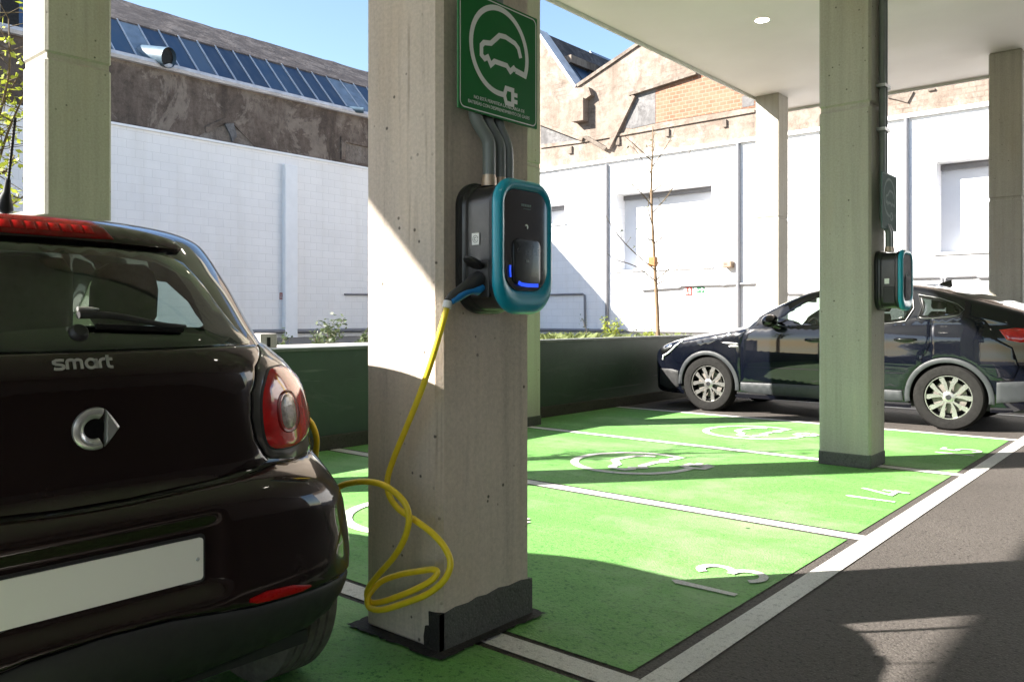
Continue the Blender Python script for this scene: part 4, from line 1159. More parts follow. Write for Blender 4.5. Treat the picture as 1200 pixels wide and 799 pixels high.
# =================================================================== CARS: shared pieces
def make_wheel(parent, c, rt, rr, width, outer, style='spoke', tread=5):
    """wheel with axis along y; outer = +1 / -1: which way the face points"""
    w = bpy.data.objects.new('wheel', None); COL.objects.link(w); w.parent = parent; w.location = c; w.empty_display_size = .1
    h = width/2; mt = Matrix.Rotation(-PI/2*outer, 4, 'X')      # lathe z -> outer y
    prof = [(rr*.97, -h*.80), (rr+.012, -h*.97), (rt-.055, -h*1.02), (rt-.022, -h*.97), (rt-.006, -h*.84)]
    tw = 1.6*h/tread
    for k in range(tread):
        a = -h*.80+k*tw
        prof += [(rt, a+.002), (rt+.001, a+tw*.5), (rt, a+tw-.008)]
        if k < tread-1: prof += [(rt-.009, a+tw-.007), (rt-.009, a+tw-.001)]
    prof += [(rt-.006, h*.84), (rt-.022, h*.97), (rt-.055, h*1.02), (rr+.012, h*.97), (rr*.97, h*.80)]
    m = MB(); m.lathe(prof, 72, mt); m.build('tyre', M['rubber'] if style == 'spoke' else M['rubber_lit'], w, smooth=30)
    # sipes across the outer ribs
    m = MB()
    # rim barrel and lip
    m = MB(); m.lathe([(rr*.90, -h*.7), (rr*.985, -h*.85), (rr*.93, -h*.3), (rr*.94, h*.55), (rr*.975, h*.80), (rr*1.005, h*.86), (rr*1.0, h*.74)], 64, mt)
    rim = m.build('rim', M['alloy_dark'], w, smooth=35)
    fn = lambda d: (lambda a, b_, q: mt @ Vector((a, b_, d+q)))
    if style == 'spoke':
        m = MB()
        for k in range(5):
            for sgn in (-1, 1):
                a0 = 2*PI*k/5+PI/10
                for_ = []
                th = a0+sgn*.18; tr = a0+sgn*.33
                dirh, dirr = Vector((math.cos(th), math.sin(th))), Vector((math.cos(tr), math.sin(tr)))
                p = [dirh*rr*.20, dirh*rr*.34, (dirh*.55+dirr*.45).normalized()*rr*.62, dirr*rr*.86, dirr*rr*.985]
                m.ribbon([tuple(q) for q in p], [.026, .020, .038, .052, .044], lambda a, b_, q: mt @ Vector((a, b_, h*.62+q*.5-.00+.06*(1-min(1, math.hypot(a, b_)/rr))*0-.018*(math.hypot(a, b_)/rr)**2*0)), t=.03)
        m.lathe([(rr*1.0, h*.86), (rr*.965, h*.86), (rr*.955, h*.80)], 64, mt)
        m.lathe([(0, h*.62), (rr*.27, h*.62), (rr*.27, h*.74), (rr*.2, h*.80), (0, h*.80)], 32, mt)
        m.build('spokes', M['alloy'], rim, smooth=30)
        m = MB(); m.lathe([(0, h*.82), (.026, h*.82), (.03, h*.79)], 24, mt); m.build('hub_cap', M['alloy_dark'], rim, smooth=30)
        m = MB(); m.lathe([(.05, h*.18), (rr*.74, h*.18), (rr*.74, h*.30), (.05, h*.30)], 40, mt, closed=True); m.build('brake_disc', M['disc'], w, smooth=30)
        m = MB(); m.lathe([(0, -h*.2), (rr*.95, -h*.2)], 40, mt); m.build('wheel_back', M['black'], w)
    else:
        m = MB(); m.lathe([(0, h*.5), (rr*.93, h*.5), (rr*.95, h*.6), (0, h*.62)], 40, mt); m.build('wheel_cover', M['alloy_dark'], rim, smooth=30)
        m = MB(); m.lathe([(0, -h*.45), (rr*.9, -h*.45)], 40, mt); m.build('wheel_back', M['black'], w)
    return w
def seat(parent, x, y, z, face=-1, w=.46, hr=True, name='seat'):
    """face: -1 sits looking towards local -x"""
    f = face
    def ring(cx, cz, hw, hd, n=4):
        return [Vector((x+(cx+a)*-f, y+b_, cz)) for a, b_ in rrect(hd*2, hw*2, min(hd, hw)*.8, n)]
    m = MB()
    m.loft([ring(0, z+.02, w*.44, .06), ring(.03, z+.1, w*.5, .075), ring(.08, z+.33, w*.5, .075), ring(.13, z+.52, w*.45, .06), ring(.145, z+.575, w*.34, .04)])
    m.loft([ring(-.22, z-.10, w*.46, .28), ring(-.22, z+.0, w*.5, .30), ring(-.2, z+.06, w*.44, .26)])
    s = m.build(name, M['seat'], parent, smooth=60)
    if hr:
        m = MB(); m.loft([ring(.15, z+.60, w*.26, .035), ring(.15, z+.63, w*.31, .055), ring(.16, z+.72, w*.31, .055), ring(.165, z+.775, w*.27, .045), ring(.17, z+.80, w*.18, .025)]); m.build('headrest', M['seat'], s, smooth=60)
    return s

# =================================================================== SMALL BROWN HATCHBACK
def hatchback():
    t = thing('hatchback', 'small dark brown hatchback seen from behind, plugged in with the yellow cable', 'car', (-2.0, .85, 0))
    P = hb_point; AX, AX2, WR = .45, 2.93, .300
    G = lambda o: o+[(-a, b_) for a, b_ in reversed(o) if abs(a) > 1e-6]    # half outline (u >= 0, from the centre line) -> whole
    rear_glass = G([(0, 1.4), (.156, 1.3995), (.285, 1.391), (.338, 1.3625), (.3589, 1.3038), (.3702, 1.2319), (.3882, 1.1684), (.4134, 1.1275), (.405, 1.1215), (.2, 1.119), (0, 1.118)])
    rear_see = G([(0, 1.3692), (.1425, 1.3691), (.255, 1.358), (.295, 1.332), (.306, 1.27), (.302, 1.21), (.290, 1.152), (.205, 1.1597), (.1, 1.170), (0, 1.1776)])
    side_r = [(.72, 1.155), (.82, 1.29), (.95, 1.375), (1.25, 1.405), (1.46, 1.41), (1.46, 1.13), (.80, 1.125)]
    side_f = [(1.52, 1.13), (1.52, 1.41), (1.7, 1.41), (1.88, 1.395), (2.14, 1.16), (2.12, 1.12)]
    screen = G([(3.0, 1.06)]) if False else None
    holes = [shrink(rear_see, -.012)]
    for pl in (side_r, side_f):
        q = shrink(pl, .028); holes += [q, mirror_u(q)]
    def in_hole(u, z):
        for hpoly in holes:
            if inside_poly((u, z), hpoly): return True
        return abs(u) > 2.22 and 1.08+.0*(abs(u)) < z < 1.43     # windscreen
    NU, zs = 150, []
    z = .22
    while z < 1.44: zs.append(z); z += .0125
    zs += [1.44+.115*(math.sin(PI/2*k/16)) for k in range(17)]
    us = [-3+6*i/(2*NU) for i in range(2*NU)]
    m = MB(); grid = [[(lambda q: (q[0]-.03*hb_s((.46-abs(u))/.04)*hb_s((z-.43)/.03)*hb_s((.71-z)/.03), q[1], q[2]))(P(u, z)) for u in us] for z in zs]; n = len(us)
    m.v = [p for r_ in grid for p in r_]
    for j in range(len(zs)-1):
        zc = (zs[j]+zs[j+1])/2
        for i in range(n):
            uc = us[i]+3/(2*NU)
            p = grid[j][i]
            if in_hole(uc, zc): continue
            lx = -p[0]
            if abs(p[1]) > .5 and (math.hypot(lx-AX, zc-WR) < .36 or math.hypot(lx-AX2, zc-WR) < .36): continue
            if zc < .41 and abs(uc) > .46 and lx < .6: continue
            m.f.append((j*n+i, j*n+(i+1) % n, (j+1)*n+(i+1) % n, (j+1)*n+i))
    m.f.append(tuple((len(zs)-1)*n+i for i in range(n)))
    body = m.build('body', M['gloss_black'], t, smooth=35, fix=False)
    K = dict(su=.9, parent=t)
    # tailgate
    gate = G([(0, 1.112), (.16, 1.1125), (.294, 1.115), (.433, 1.1165), (.43, 1.1035), (.3563, 1.0565), (.32, .985), (.314, .9125), (.323, .849), (.3426, .798), (.353, .78), (.3297, .767), (.2373, .7545), (.064, .745), (0, .745)])
    tg = panel('tailgate', gate, P, .009, M['paint_brown'], step=.018, edge=.006, rim=.008, **K)
    # grey quarter panels round the lamps, lamps
    quarter = [(.444, 1.1165), (.56, 1.117), (.74, 1.115), (.90, 1.06), (.93, .95), (.90, .79), (.6, .778), (.5, .774), (.4095, .771), (.3626, .783), (.351, .80), (.3315, .849), (.322, .9125), (.328, .985), (.364, 1.0565), (.438, 1.1035)]
    lamp = smooth_poly([(.382, 1.037), (.4122, 1.047), (.455, 1.043), (.495, 1.01), (.515, .95), (.510, .885), (.488, .845), (.455, .822), (.4196, .8094), (.3737, .811), (.3502, .837), (.3404, .908), (.3483, .982)], 4)
    core = smooth_poly([(.390, .958), (.402, .968), (.418, .962), (.425, .92), (.420, .882), (.408, .867), (.394, .869), (.384, .888), (.382, .93)], 4)
    bezel = shrink(lamp, -.005)
    for mir in (False, True):
        f = (lambda q: mirror_u(q)) if mir else (lambda q: q)
        qp = panel('quarter_panel', f(quarter), P, .009, M['tridion'], step=.018, edge=.006, rim=.008, hole=None, **K)
        tl = bpy.data.objects.new('tail_light', None); COL.objects.link(tl); tl.parent = t; tl.empty_display_size = .1
        panel('lamp_seat', f(bezel), P, .0115, M['plastic'], tl, step=.02, su=.9, edge=.003, rim=.006)
        panel('red_lens', f(lamp), P, .017, M['red_lens'], tl, step=.012, su=.9, edge=.008, rim=.010)
        panel('lens_core', f(core), P, .0205, M['clear_lens'], tl, step=.012, su=.9, edge=.006, rim=.006)
        rg = panel('lens_ring', f(shrink(core, -.012)), P, .0190, M['red_dark'], tl, step=.012, su=.9, edge=.004, rim=.004, hole=f(shrink(core, -.002)))
        # bumper reflector
        panel('reflector', f([(.266, .4324), (.2982, .4395), (.3477, .4333), (.3836, .4158), (.384, .4105), (.3654, .4065), (.3157, .4095), (.2793, .4144), (.265, .424)]), P, .016, M['red_brake'], t, step=.014, su=.9, edge=.004, rim=.008)
        # flank: doors and front wing
        panel('rear_door', f([(.945, .95), (.94, 1.08), (.99, 1.107), (1.482, 1.107), (1.482, .36), (1.0, .36), (.93, .50), (.915, .69), (.925, .80)]), P, .008, M['paint_brown'], step=.04, edge=.006, rim=.008, **K)
        d = panel('front_door', f([(1.492, .36), (1.492, 1.107), (2.05, 1.10), (2.05, .36)]), P, .008, M['paint_brown'], step=.05, edge=.006, rim=.008, **K)
        panel('front_wing', f([(2.06, .70), (2.06, 1.09), (2.3, 1.0), (2.62, .88), (2.62, .70), (2.4, .68)]), P, .008, M['tridion'], step=.04, edge=.006, rim=.008, **K)
        panel('headlight', f(smooth_poly([(2.50, .66), (2.60, .74), (2.70, .72), (2.72, .62), (2.62, .58)], 3)), P, .012, M['clear_lens'], t, step=.03, su=.9)
        for pl, nm in ((side_r, 'rear_side_window'), (side_f, 'front_side_window')):
            q = panel(nm, f(pl), P, .004, M['glass'], step=.05, edge=.002, rim=.002, **K)
            panel('window_frit', f(pl), P, .0015, M['gloss_black'], q, step=.04, su=.9, edge=.0, rim=.001, hole=f(shrink(pl, .04)))
    # bumper and valance
    bump = G([(0, .733), (.0623, .7335), (.233, .7425), (.324, .7545), (.362, .768), (.406, .7625), (.5, .765), (.89, .777), (.87, .70), (.66, .672), (.60, .640), (.565, .585), (.535, .52), (.512, .44), (.505, .405), (.3829, .401), (.2833, .406), (.118, .4395), (0, .447)])
    bm_ = panel('rear_bumper', bump, P, .010, M['paint_brown'], step=.010, edge=.006, rim=.010, smooth=70, **K)
    panel('lower_valance', G([(0, .4395), (.119, .4325), (.285, .399), (.39, .392), (.503, .392), (.495, .33), (.47, .285), (.42, .262), (.2, .252), (0, .25)]), P, .008, M['plastic'], step=.03, edge=.006, rim=.01, **K)
    panel('front_bumper', [(2.55, .30), (2.55, .56), (2.75, .60), (3.0, .60), (3.0, .30)], P, .008, M['paint_brown'], step=.04, edge=.006, rim=.008, **K)
    panel('front_bumper', mirror_u([(2.55, .30), (2.55, .56), (2.75, .60), (3.0, .60), (3.0, .30)]), P, .008, M['paint_brown'], step=.04, edge=.006, rim=.008, **K)
    # number plate: shallow carrier and blank plate, screw on the right
    base = Vector(P(0, .56)); tilt = Matrix.Translation(base+Vector((.018, 0, .008))) @ Matrix.Rotation(R(0), 4, 'Y')
    fn = lambda a, b_, d: tilt @ Vector((d, a, b_))
    m = MB(); m.prism(rrect(.536, .128, .012, 4), fn, -.014, -.006); pf = m.build('plate_carrier', M['plastic'], t)
    m = MB(); m.prism(rrect(.52, .1105, .010, 5), fn, -.006, -.001); pl = m.build('number_plate', M['plate'], pf)
    for sx in (-.245, .245):
        m = MB(); m.lathe([(0, .003), (.004, .0025), (.0055, .0)], 16, tilt @ Matrix.Translation((-.001, sx, .0)) @ Matrix.Rotation(PI/2, 4, 'Y')); m.build('plate_screw', M['satin'], pl, smooth=40)
    # rear glass, frit, wiper
    gl = panel('rear_window', rear_glass, P, .006, M['glass_rear'], step=.03, edge=.003, rim=.003, **K)
    panel('window_frit', rear_glass, P, .003, M['gloss_black'], gl, step=.022, su=.9, edge=0, rim=.001, hole=rear_see)
    def on(u, z, d=0.0):
        e = 2e-3; p = Vector(P(u, z)); a = Vector(P(u+e, z))-Vector(P(u-e, z)); b_ = Vector(P(u, z+e))-Vector(P(u, z-e)); n_ = a.cross(b_).normalized()
        return p+n_*d, n_, a.normalized(), b_.normalized()
    wp = bpy.data.objects.new('wiper', None); COL.objects.link(wp); wp.parent = t; wp.empty_display_size = .1
    m = MB(); p0, n0, a0, b0 = on(-.008, 1.160)
    mt = Matrix((a0, b0, n0)).transposed().to_4x4(); mt.translation = p0
    m.lathe([(0, .020), (.016, .019), (.021, .014), (.024, .004), (.024, .0)], 28, mt); m.build('wiper_hub', M['plastic'], wp, smooth=40)
    m = MB(); ptsw = [on(-.012+.0225*k, 1.182+.006*math.sin(k*.5)-.0012*k, .040-.0018*k)[0] for k in range(12)]
    m.tube(ptsw, [.010, .0105, .0105, .010, .0095, .009, .0085, .008, .007, .0065, .006, .004], 10); m.build('wiper_arm', M['plastic'], wp, smooth=60)
    m = MB(); m.tube([on(.03+.018*k, 1.170-.001*k, .014)[0] for k in range(12)], .007, 8); m.build('wiper_blade', M['rubber'], wp, smooth=60)
    m = MB(); m.tube([on(-.012+.016*k, 1.1935+.0015*math.sin(k*.6), .046-.001*k)[0] for k in range(4)], [.006, .006, .005, .002], 8); m.build('arm_cap', M['satin'], wp, smooth=60)
    # spoiler with brake light
    sp = panel('spoiler', G([(0, 1.462), (.15, 1.457), (.27, 1.443), (.348, 1.4275), (.354, 1.4), (.30, 1.396), (.15, 1.4), (0, 1.402)]), P, .018, M['paint_brown'], step=.016, edge=.006, rim=.03, **K)
    panel('brake_light', G([(0, 1.455), (.1284, 1.4534), (.1478, 1.4393), (.1595, 1.4075), (.09, 1.4055), (0, 1.4055)]), P, .0215, M['red_dark'], sp, step=.014, su=.9, edge=.003, rim=.006)
    for k in range(-4, 4):
        u0 = k*.029+.003
        panel('brake_led', [(u0, 1.418), (u0+.023, 1.418), (u0+.023, 1.437), (u0, 1.437)], P, .023, M['red_brake'], sp, step=.012, su=.9, edge=.001, rim=.002)
    # badge ring with its pointed right half, lettering
    pb, nb, ab, bb_ = on(.003, .931, .009)
    mb_ = Matrix((ab, bb_, nb)).transposed().to_4x4(); mb_.translation = pb
    em = bpy.data.objects.new('badge', None); COL.objects.link(em); em.parent = t; em.empty_display_size = .05
    rin, rout = .0245, .0525
    m = MB(); n_ = 40; rings = []
    a0_, a1_ = 68, 292
    for rr_, hh in ((rout, .0), (rout-.001, .006), (rout-.010, .0125), (rin+.014, .0125), (rin+.003, .007), (rin, .001)):
        rings.append([mb_ @ Vector((rr_*math.cos(R(a0_+(a1_-a0_)*k/n_)), rr_*math.sin(R(a0_+(a1_-a0_)*k/n_)), hh)) for k in range(n_+1)])
    vs = [v for r_ in rings for v in r_]; q = n_+1
    m.add(vs, [(i*q+k, i*q+k+1, (i+1)*q+k+1, (i+1)*q+k) for i in range(len(rings)-1) for k in range(n_)]+[tuple(i*q for i in range(6)), tuple(i*q+n_ for i in reversed(range(6)))])
    m.build('badge_ring', M['satin'], em, smooth=40)
    m = MB(); tip = [(.0235, .046), (.034, .034), (.046, .018), (.0585, 0), (.046, -.018), (.034, -.034), (.0235, -.046)]
    m.loft([[mb_ @ Vector((a, b_, 0)) for a, b_ in tip], [mb_ @ Vector((a, b_, .007)) for a, b_ in tip], [mb_ @ Vector(((a-.034)*.7+.034, b_*.75, .0125)) for a, b_ in tip]], cap0=False); m.build('badge_point', M['satin'], em, smooth=30)
    m = MB(); m.lathe([(0, .0015), (.026, .0015)], 28, mb_); m.build('badge_recess', M['gloss_black'], em)
    pl_, nl, al, bl = on(-.012, 1.0735, .0088)
    ml = Matrix((al, bl, nl)).transposed().to_4x4(); ml.translation = pl_
    ld = panel  # lettering follows the tailgate as one flat word
    mt2 = MB(); wgt = .0068; xh = .025
    def st(pts, x0): mt2.ribbon([(x0+a, b_) for a, b_ in pts], wgt, lambda a, b_, d: ml @ Vector((a, b_, d)), t=.0025)
    # s m a r t, drawn as rounded strokes
    x = -.072
    st([(.024, .0225), (.018, .0235), (.007, .0235), (.0015, .0205), (.0015, .0165), (.006, .0135), (.018, .0115), (.0225, .0085), (.0225, .0045), (.018, .0015), (.006, .0015), (.0005, .003)], x); x += .0305
    st([(0, .0), (0, .0185), (.003, .0225), (.007, .0235), (.012, .0235), (.0155, .0215), (.0165, .018), (.0165, 0)], x); st([(.0165, .018), (.0185, .0215), (.0225, .0235), (.027, .0235), (.0315, .0215), (.033, .018), (.033, 0)], x); x += .0415
    st(arc(.0135, .0125, .0112, 0, 345, 20), x); st([(.0262, .0245), (.0262, .0)], x); x += .0345
    st([(0, 0), (0, .016), (.003, .0215), (.008, .0235), (.0135, .0235)], x); x += .019
    st([(0, .033), (0, .0085), (.002, .0035), (.006, .0015), (.0115, .0015)], x); st([(-.003, .0225), (.0115, .0225)], x)
    mt2.build('lettering', M['satin'], t)
    # roof aerial
    pa, na, aa, ba = Vector((-.66, 0, 1.515)), 0, 0, 0
    ae = bpy.data.objects.new('aerial', None); COL.objects.link(ae); ae.parent = t; ae.empty_display_size = .05
    m = MB(); m.tube([pa+Vector((-.02, 0, -.01)), pa+Vector((-.01, 0, .02)), pa+Vector((.008, 0, .05)), pa+Vector((.02, 0, .085))], [.028, .022, .010, .007], 14); m.build('aerial_foot', M['plastic'], ae, smooth=50)
    m = MB(); q0, q1 = pa+Vector((.02, 0, .08)), pa+Vector((.075, 0, .255)); m.tube([q0.lerp(q1, k/40) for k in range(41)], [.0042 if k % 2 else .0052 for k in range(41)], 8); m.build('aerial_rod', M['plastic'], ae)
    # floor, arches, wheels
    m = MB(); m.box(-3.3, -.12, -.66, .66, .20, .24); m.build('floor_pan', M['plastic'], t)
    m = MB(); m.box(-.72, -.14, -.56, .56, .5, 1.06); m.box(-3.2, -2.45, -.62, .62, .45, .98); m.build('interior_trim', M['trim_grey'], t, bevel=.03)
    for axl in (AX, AX2):
        for s_ in (-1, 1):
            m = MB(); arcp = [(-axl+.35*math.cos(R(a)), WR+.35*math.sin(R(a))) for a in range(38, 191, 9)]
            n_ = len(arcp); m.add([(a, s_*.48, b_) for a, b_ in arcp]+[(a, s_*.805, b_) for a, b_ in arcp], [(i, i+1, n_+i+1, n_+i) for i in range(n_-1)]+[tuple(range(n_))])
            m.build('arch_liner', M['black'], t)
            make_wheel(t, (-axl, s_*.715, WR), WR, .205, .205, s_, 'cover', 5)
    for y_ in (-.34, .34):
        seat(t, -.86, y_*1.06, .575, -1, .33); seat(t, -1.60, y_*.97, .86, -1, .36, hr=False)
    panel('windscreen', [(2.2, 1.07), (2.2, 1.435), (3.0, 1.435), (3.0, 1.07)], P, .004, M['glass'], step=.05, **K)
    panel('windscreen', mirror_u([(2.2, 1.07), (2.2, 1.435), (3.0, 1.435), (3.0, 1.07)]), P, .004, M['glass'], step=.05, **K)
    # charge port behind an open flap on the right flank
    pp = Vector((-.46, .80, 1.02))
    return t
hatchback()

# =================================================================== DARK BLUE COUPE-SUV
A_T = [(0, .66), (.04, .78), (.12, .865), (.3, .93), (.6, .99), (.9, 1.045), (1.2, 1.10), (1.42, 1.155), (1.545, 1.265), (1.77, 1.40), (1.99, 1.505), (2.18, 1.572), (2.6, 1.636), (3.1, 1.632), (3.314, 1.612), (3.536, 1.572), (3.79, 1.500), (4.04, 1.425), (4.36, 1.325), (4.5, 1.275), (4.60, 1.20), (4.66, 1.05)]
A_W = [(0, .60), (.05, .70), (.12, .77), (.25, .835), (.45, .88), (.8, .908), (2, .912), (3.8, .912), (4.15, .89), (4.4, .84), (4.56, .77), (4.66, .68)]
A_B = [(0, .9), (1.5, 1.085), (2.3, 1.095), (3.07, 1.15), (3.5, 1.20), (3.83, 1.24), (4.3, 1.14), (4.66, 1.05)]
A_G = [(.18, .93), (.3, .965), (.5, .985), (.72, 1.0), (.86, .995), (.97, .992), (1.06, .975), (1.12, .955)]
A_Z0 = [(0, .28), (.2, .21), (.6, .2), (4.2, .22), (4.5, .32), (4.66, .45)]
def ak_y(x, z):
    T = interp(A_T, x); W = interp(A_W, x); zb = interp(A_B, x)
    k = interp(A_G, min(z, 1.12)*(1 if z < zb else 1))
    y = W*k
    if z > zb: y = W*interp(A_G, min(zb, 1.12))-.008*min(1, (z-zb)/.02)-(z-zb)*.40
    h = .10 if x > 1.55 else .13
    z1 = T-h
    if z > z1:
        s = min(1, (z-z1)/h); y *= max(0, 1-s**2.4)**.55
    return max(y, 0)
def ak_row(x, t):
    T = interp(A_T, x); z0 = interp(A_Z0, x); h = .10 if x > 1.55 else .13; z1 = T-h
    if t < .7: return z0+(z1-z0)*t/.7
    return z1+h*math.sin((t-.7)/.3*PI/2)
def suv():
    ox, oy = -5.83, 10.54
    t = thing('coupe_suv', 'dark blue sloping roofed car parked across the far bay behind the column', 'car', (ox, oy, 0))
    XF, XR, WR = .91, 3.71, .352
    side = lambda s_: (lambda x, z: (x, s_*ak_y(x, z), z))
    near, far = side(-1), side(1)
    w_front = [(1.66, 1.098), (1.857, 1.212), (2.07, 1.362), (2.24, 1.448), (2.40, 1.476), (2.40, 1.108)]
    w_rear = [(2.49, 1.112), (2.49, 1.482), (2.9, 1.49), (3.18, 1.466), (3.31, 1.436), (3.335, 1.31), (3.27, 1.182), (3.07, 1.155)]
    w_quart = [(3.415, 1.435), (3.609, 1.396), (3.776, 1.334), (3.833, 1.285), (3.80, 1.245), (3.70, 1.228), (3.507, 1.212), (3.43, 1.215), (3.455, 1.32)]
    holes = [shrink(w, .012) for w in (w_front, w_rear, w_quart)]
    xs = [4.66*i/190 for i in range(191)]; NT_ = 70
    m = MB(); n = 2*NT_+1; vs = []
    for x in xs:
        row = []
        for j in range(-NT_, NT_+1):
            tt = 1-abs(j)/NT_; z = ak_row(x, tt); row.append(Vector((x, (1 if j > 0 else -1)*ak_y(x, z), z)))
        vs.append(row)
    m.v = [v for r_ in vs for v in r_]
    for i in range(len(xs)-1):
        for j in range(n-1):
            c = (vs[i][j]+vs[i+1][j+1])/2
            if abs(c.y) > .5 and c.z > 1.0 and any(inside_poly((c.x, c.z), h) for h in holes): continue
            if abs(c.y) > .45 and (math.hypot(c.x-XF, c.z-WR) < .395 or math.hypot(c.x-XR, c.z-WR) < .395): continue
            if 1.47 < c.x < 2.05 and abs((j+.5)-NT_)/NT_ < .25: continue
            m.f.append((i*n+j, (i+1)*n+j, (i+1)*n+j+1, i*n+j+1))
    for i in (0, len(xs)-1): m.f.append(tuple(i*n+j for j in range(n)))
    m.build('body', M['navy'], t, smooth=35, fix=True)
    def ring_arc(cx, r, a0, a1, k=26): return [(cx+r*math.cos(R(a0+(a1-a0)*i/k)), WR-.007+r*math.sin(R(a0+(a1-a0)*i/k))) for i in range(k+1)]
    fender = [(1.36, .40), (1.362, .86), (1.40, 1.0), (1.47, 1.072), (1.2, 1.0), (.9, .945), (.6, .89), (.40, .84), (.36, .74), (.43, .62)]+ring_arc(XF, .432, 148, 8)
    door_f = [(1.372, .405), (1.374, .86), (1.412, 1.0), (1.49, 1.076), (1.62, 1.086), (2.44, 1.092), (2.44, .405)]
    door_r = [(2.45, .405), (2.45, 1.092), (3.07, 1.142), (3.46, 1.190), (3.535, 1.185), (3.53, .90), (3.50, .815), (3.46, .78)]+ring_arc(XR, .445, 118, 172)[3:]+[(3.262, .405)]
    quart = [(3.542, 1.192), (3.70, 1.205), (3.84, 1.222), (4.05, 1.18), (4.12, 1.08), (4.17, .98), (4.30, .90), (4.36, .70), (4.30, .56), (4.155, .55)]+ring_arc(XR, .445, 28, 110)
    for s_, Pn in ((-1, near), (1, far)):
        kw = dict(parent=t, sgn=-s_)
        panel('front_wing', fender, Pn, .007, M['navy'], step=.035, edge=.006, rim=.008, **kw)
        fd = panel('front_door', door_f, Pn, .007, M['navy'], step=.045, edge=.006, rim=.008, **kw)
        rd = panel('rear_door', door_r, Pn, .007, M['navy'], step=.045, edge=.006, rim=.008, **kw)
        panel('rear_quarter', quart, Pn, .007, M['navy'], step=.035, edge=.006, rim=.008, **kw)
        for w, nm in ((w_front, 'front_window'), (w_rear, 'rear_window'), (w_quart, 'quarter_window')):
            g_ = panel(nm, w, Pn, .003, M['glass'] if nm == 'front_window' else M['glass_dark'], step=.08, edge=.002, rim=.002, **kw)
            panel('window_trim', shrink(w, -.014), Pn, .005, M['gloss_black'], g_, step=.04, edge=.002, rim=.005, hole=shrink(w, .012), sgn=-s_)
            if nm != 'front_window':
                mm = MB(); mm.tube([Vector(Pn(a, b_))+Vector((0, s_*.010, 0)) for a, b_ in densify(shrink(w, -.018), .06)]+[Vector(Pn(*shrink(w, -.018)[0]))+Vector((0, s_*.010, 0))], .0045, 6, caps=False); mm.build('bright_strip', M['chrome_dim'], g_, smooth=60)
        for cx, a0, a1 in ((XF, -8, 182), (XR, -6, 188)):
            o_, i_ = ring_arc(cx, .432, a0, a1, 40), ring_arc(cx, .380, a0, a1, 40)
            panel('arch_cladding', o_+list(reversed(i_)), Pn, .016, M['cladding'], step=.03, edge=.006, rim=.03, **kw)
        panel('sill_cladding', [(1.362, .30), (1.362, .395), (2.3, .405), (3.25, .40), (3.262, .29), (2.3, .255), (1.5, .27)], Pn, .018, M['cladding'], step=.05, edge=.01, rim=.03, **kw)
        panel('bumper_cladding', [(4.155, .32), (4.16, .535), (4.45, .56), (4.64, .58), (4.64, .5), (4.5, .36)], Pn, .012, M['cladding'], step=.04, edge=.008, rim=.02, **kw)
        panel('lower_bumper', [(.13, .30), (.16, .52), (.36, .52), (.475, .50), (.475, .29), (.3, .25)], Pn, .010, M['plastic'], step=.04, edge=.008, rim=.02, **kw)
        hl = panel('headlight', [(.17, .74), (.20, .80), (.33, .868), (.52, .905), (.535, .89), (.42, .80), (.34, .735), (.24, .70)], Pn, .010, M['gloss_black'], step=.03, edge=.004, rim=.01, **kw)
        panel('light_unit', smooth_poly([(.20, .76), (.24, .81), (.36, .86), (.37, .82), (.29, .755)], 3), Pn, .013, M['chrome'], hl, step=.03, edge=.004, rim=.006, sgn=-s_)
        dl = [(.53, .898), (.45, .835), (.37, .765), (.30, .72), (.235, .695), (.225, .64)]
        mm = MB(); mm.tube([Vector(Pn(a, b_))+Vector((0, s_*.016, 0)) for a, b_ in dl], .011, 8); mm.build('daylight_strip', M['sign_white'], hl, smooth=50)
        panel('tail_light', [(4.18, 1.075), (4.32, 1.095), (4.56, 1.075), (4.62, 1.02), (4.55, .965), (4.36, .95), (4.25, .975)], Pn, .014, M['red_lens'], step=.03, edge=.005, rim=.012, **kw)
        # wing strake
        panel('wing_strake', [(1.10, .895), (1.34, .885), (1.345, .868), (1.18, .868)], Pn, .018, M['chrome_dim'], step=.03, edge=.003, rim=.012, **kw)
        panel('wing_badge', [(1.20, .852), (1.345, .856), (1.345, .828), (1.25, .828)], Pn, .014, M['chrome_dim'], step=.03, edge=.003, rim=.008, **kw)
        for dpar, hx in ((fd, 2.17), (rd, 3.16)):
            panel('handle_cup', smooth_poly([(hx, .935+.02*(hx > 3)), (hx+.12, .955+.02*(hx > 3)), (hx+.24, .935+.02*(hx > 3)), (hx+.12, .905+.02*(hx > 3))], 4), Pn, .0085, M['gloss_black'], dpar, step=.03, edge=.003, rim=.002, sgn=-s_)
            mm = MB(); hz = .945+.02*(hx > 3); mm.tube([Vector(Pn(hx+.02+.22*k/8, hz))+Vector((0, s_*(.012+.035*math.sin(PI*k/8)**.5), 0)) for k in range(9)], [.012]+[.016]*7+[.012], 10); mm.build('handle', M['gloss_black'], dpar, smooth=50)
        # mirror
        mc = Vector((1.80, s_*1.03, 1.165)); mr = bpy.data.objects.new('door_mirror', None); COL.objects.link(mr); mr.parent = t; mr.empty_display_size = .1
        rgs = []
        for k in range(13):
            a = -1+2*k/12; f_ = max(.05, (1-abs(a)**2.4))**.5
            rgs.append([mc+Vector((.085*math.cos(q)*f_+.02*a*0, a*.135*s_, .078*math.sin(q)*f_-.01*a)) for q in [2*PI*i/20 for i in range(20)]])
        mm = MB(); mm.loft(rgs); mm.build('mirror_shell', M['gloss_black'], mr, smooth=60)
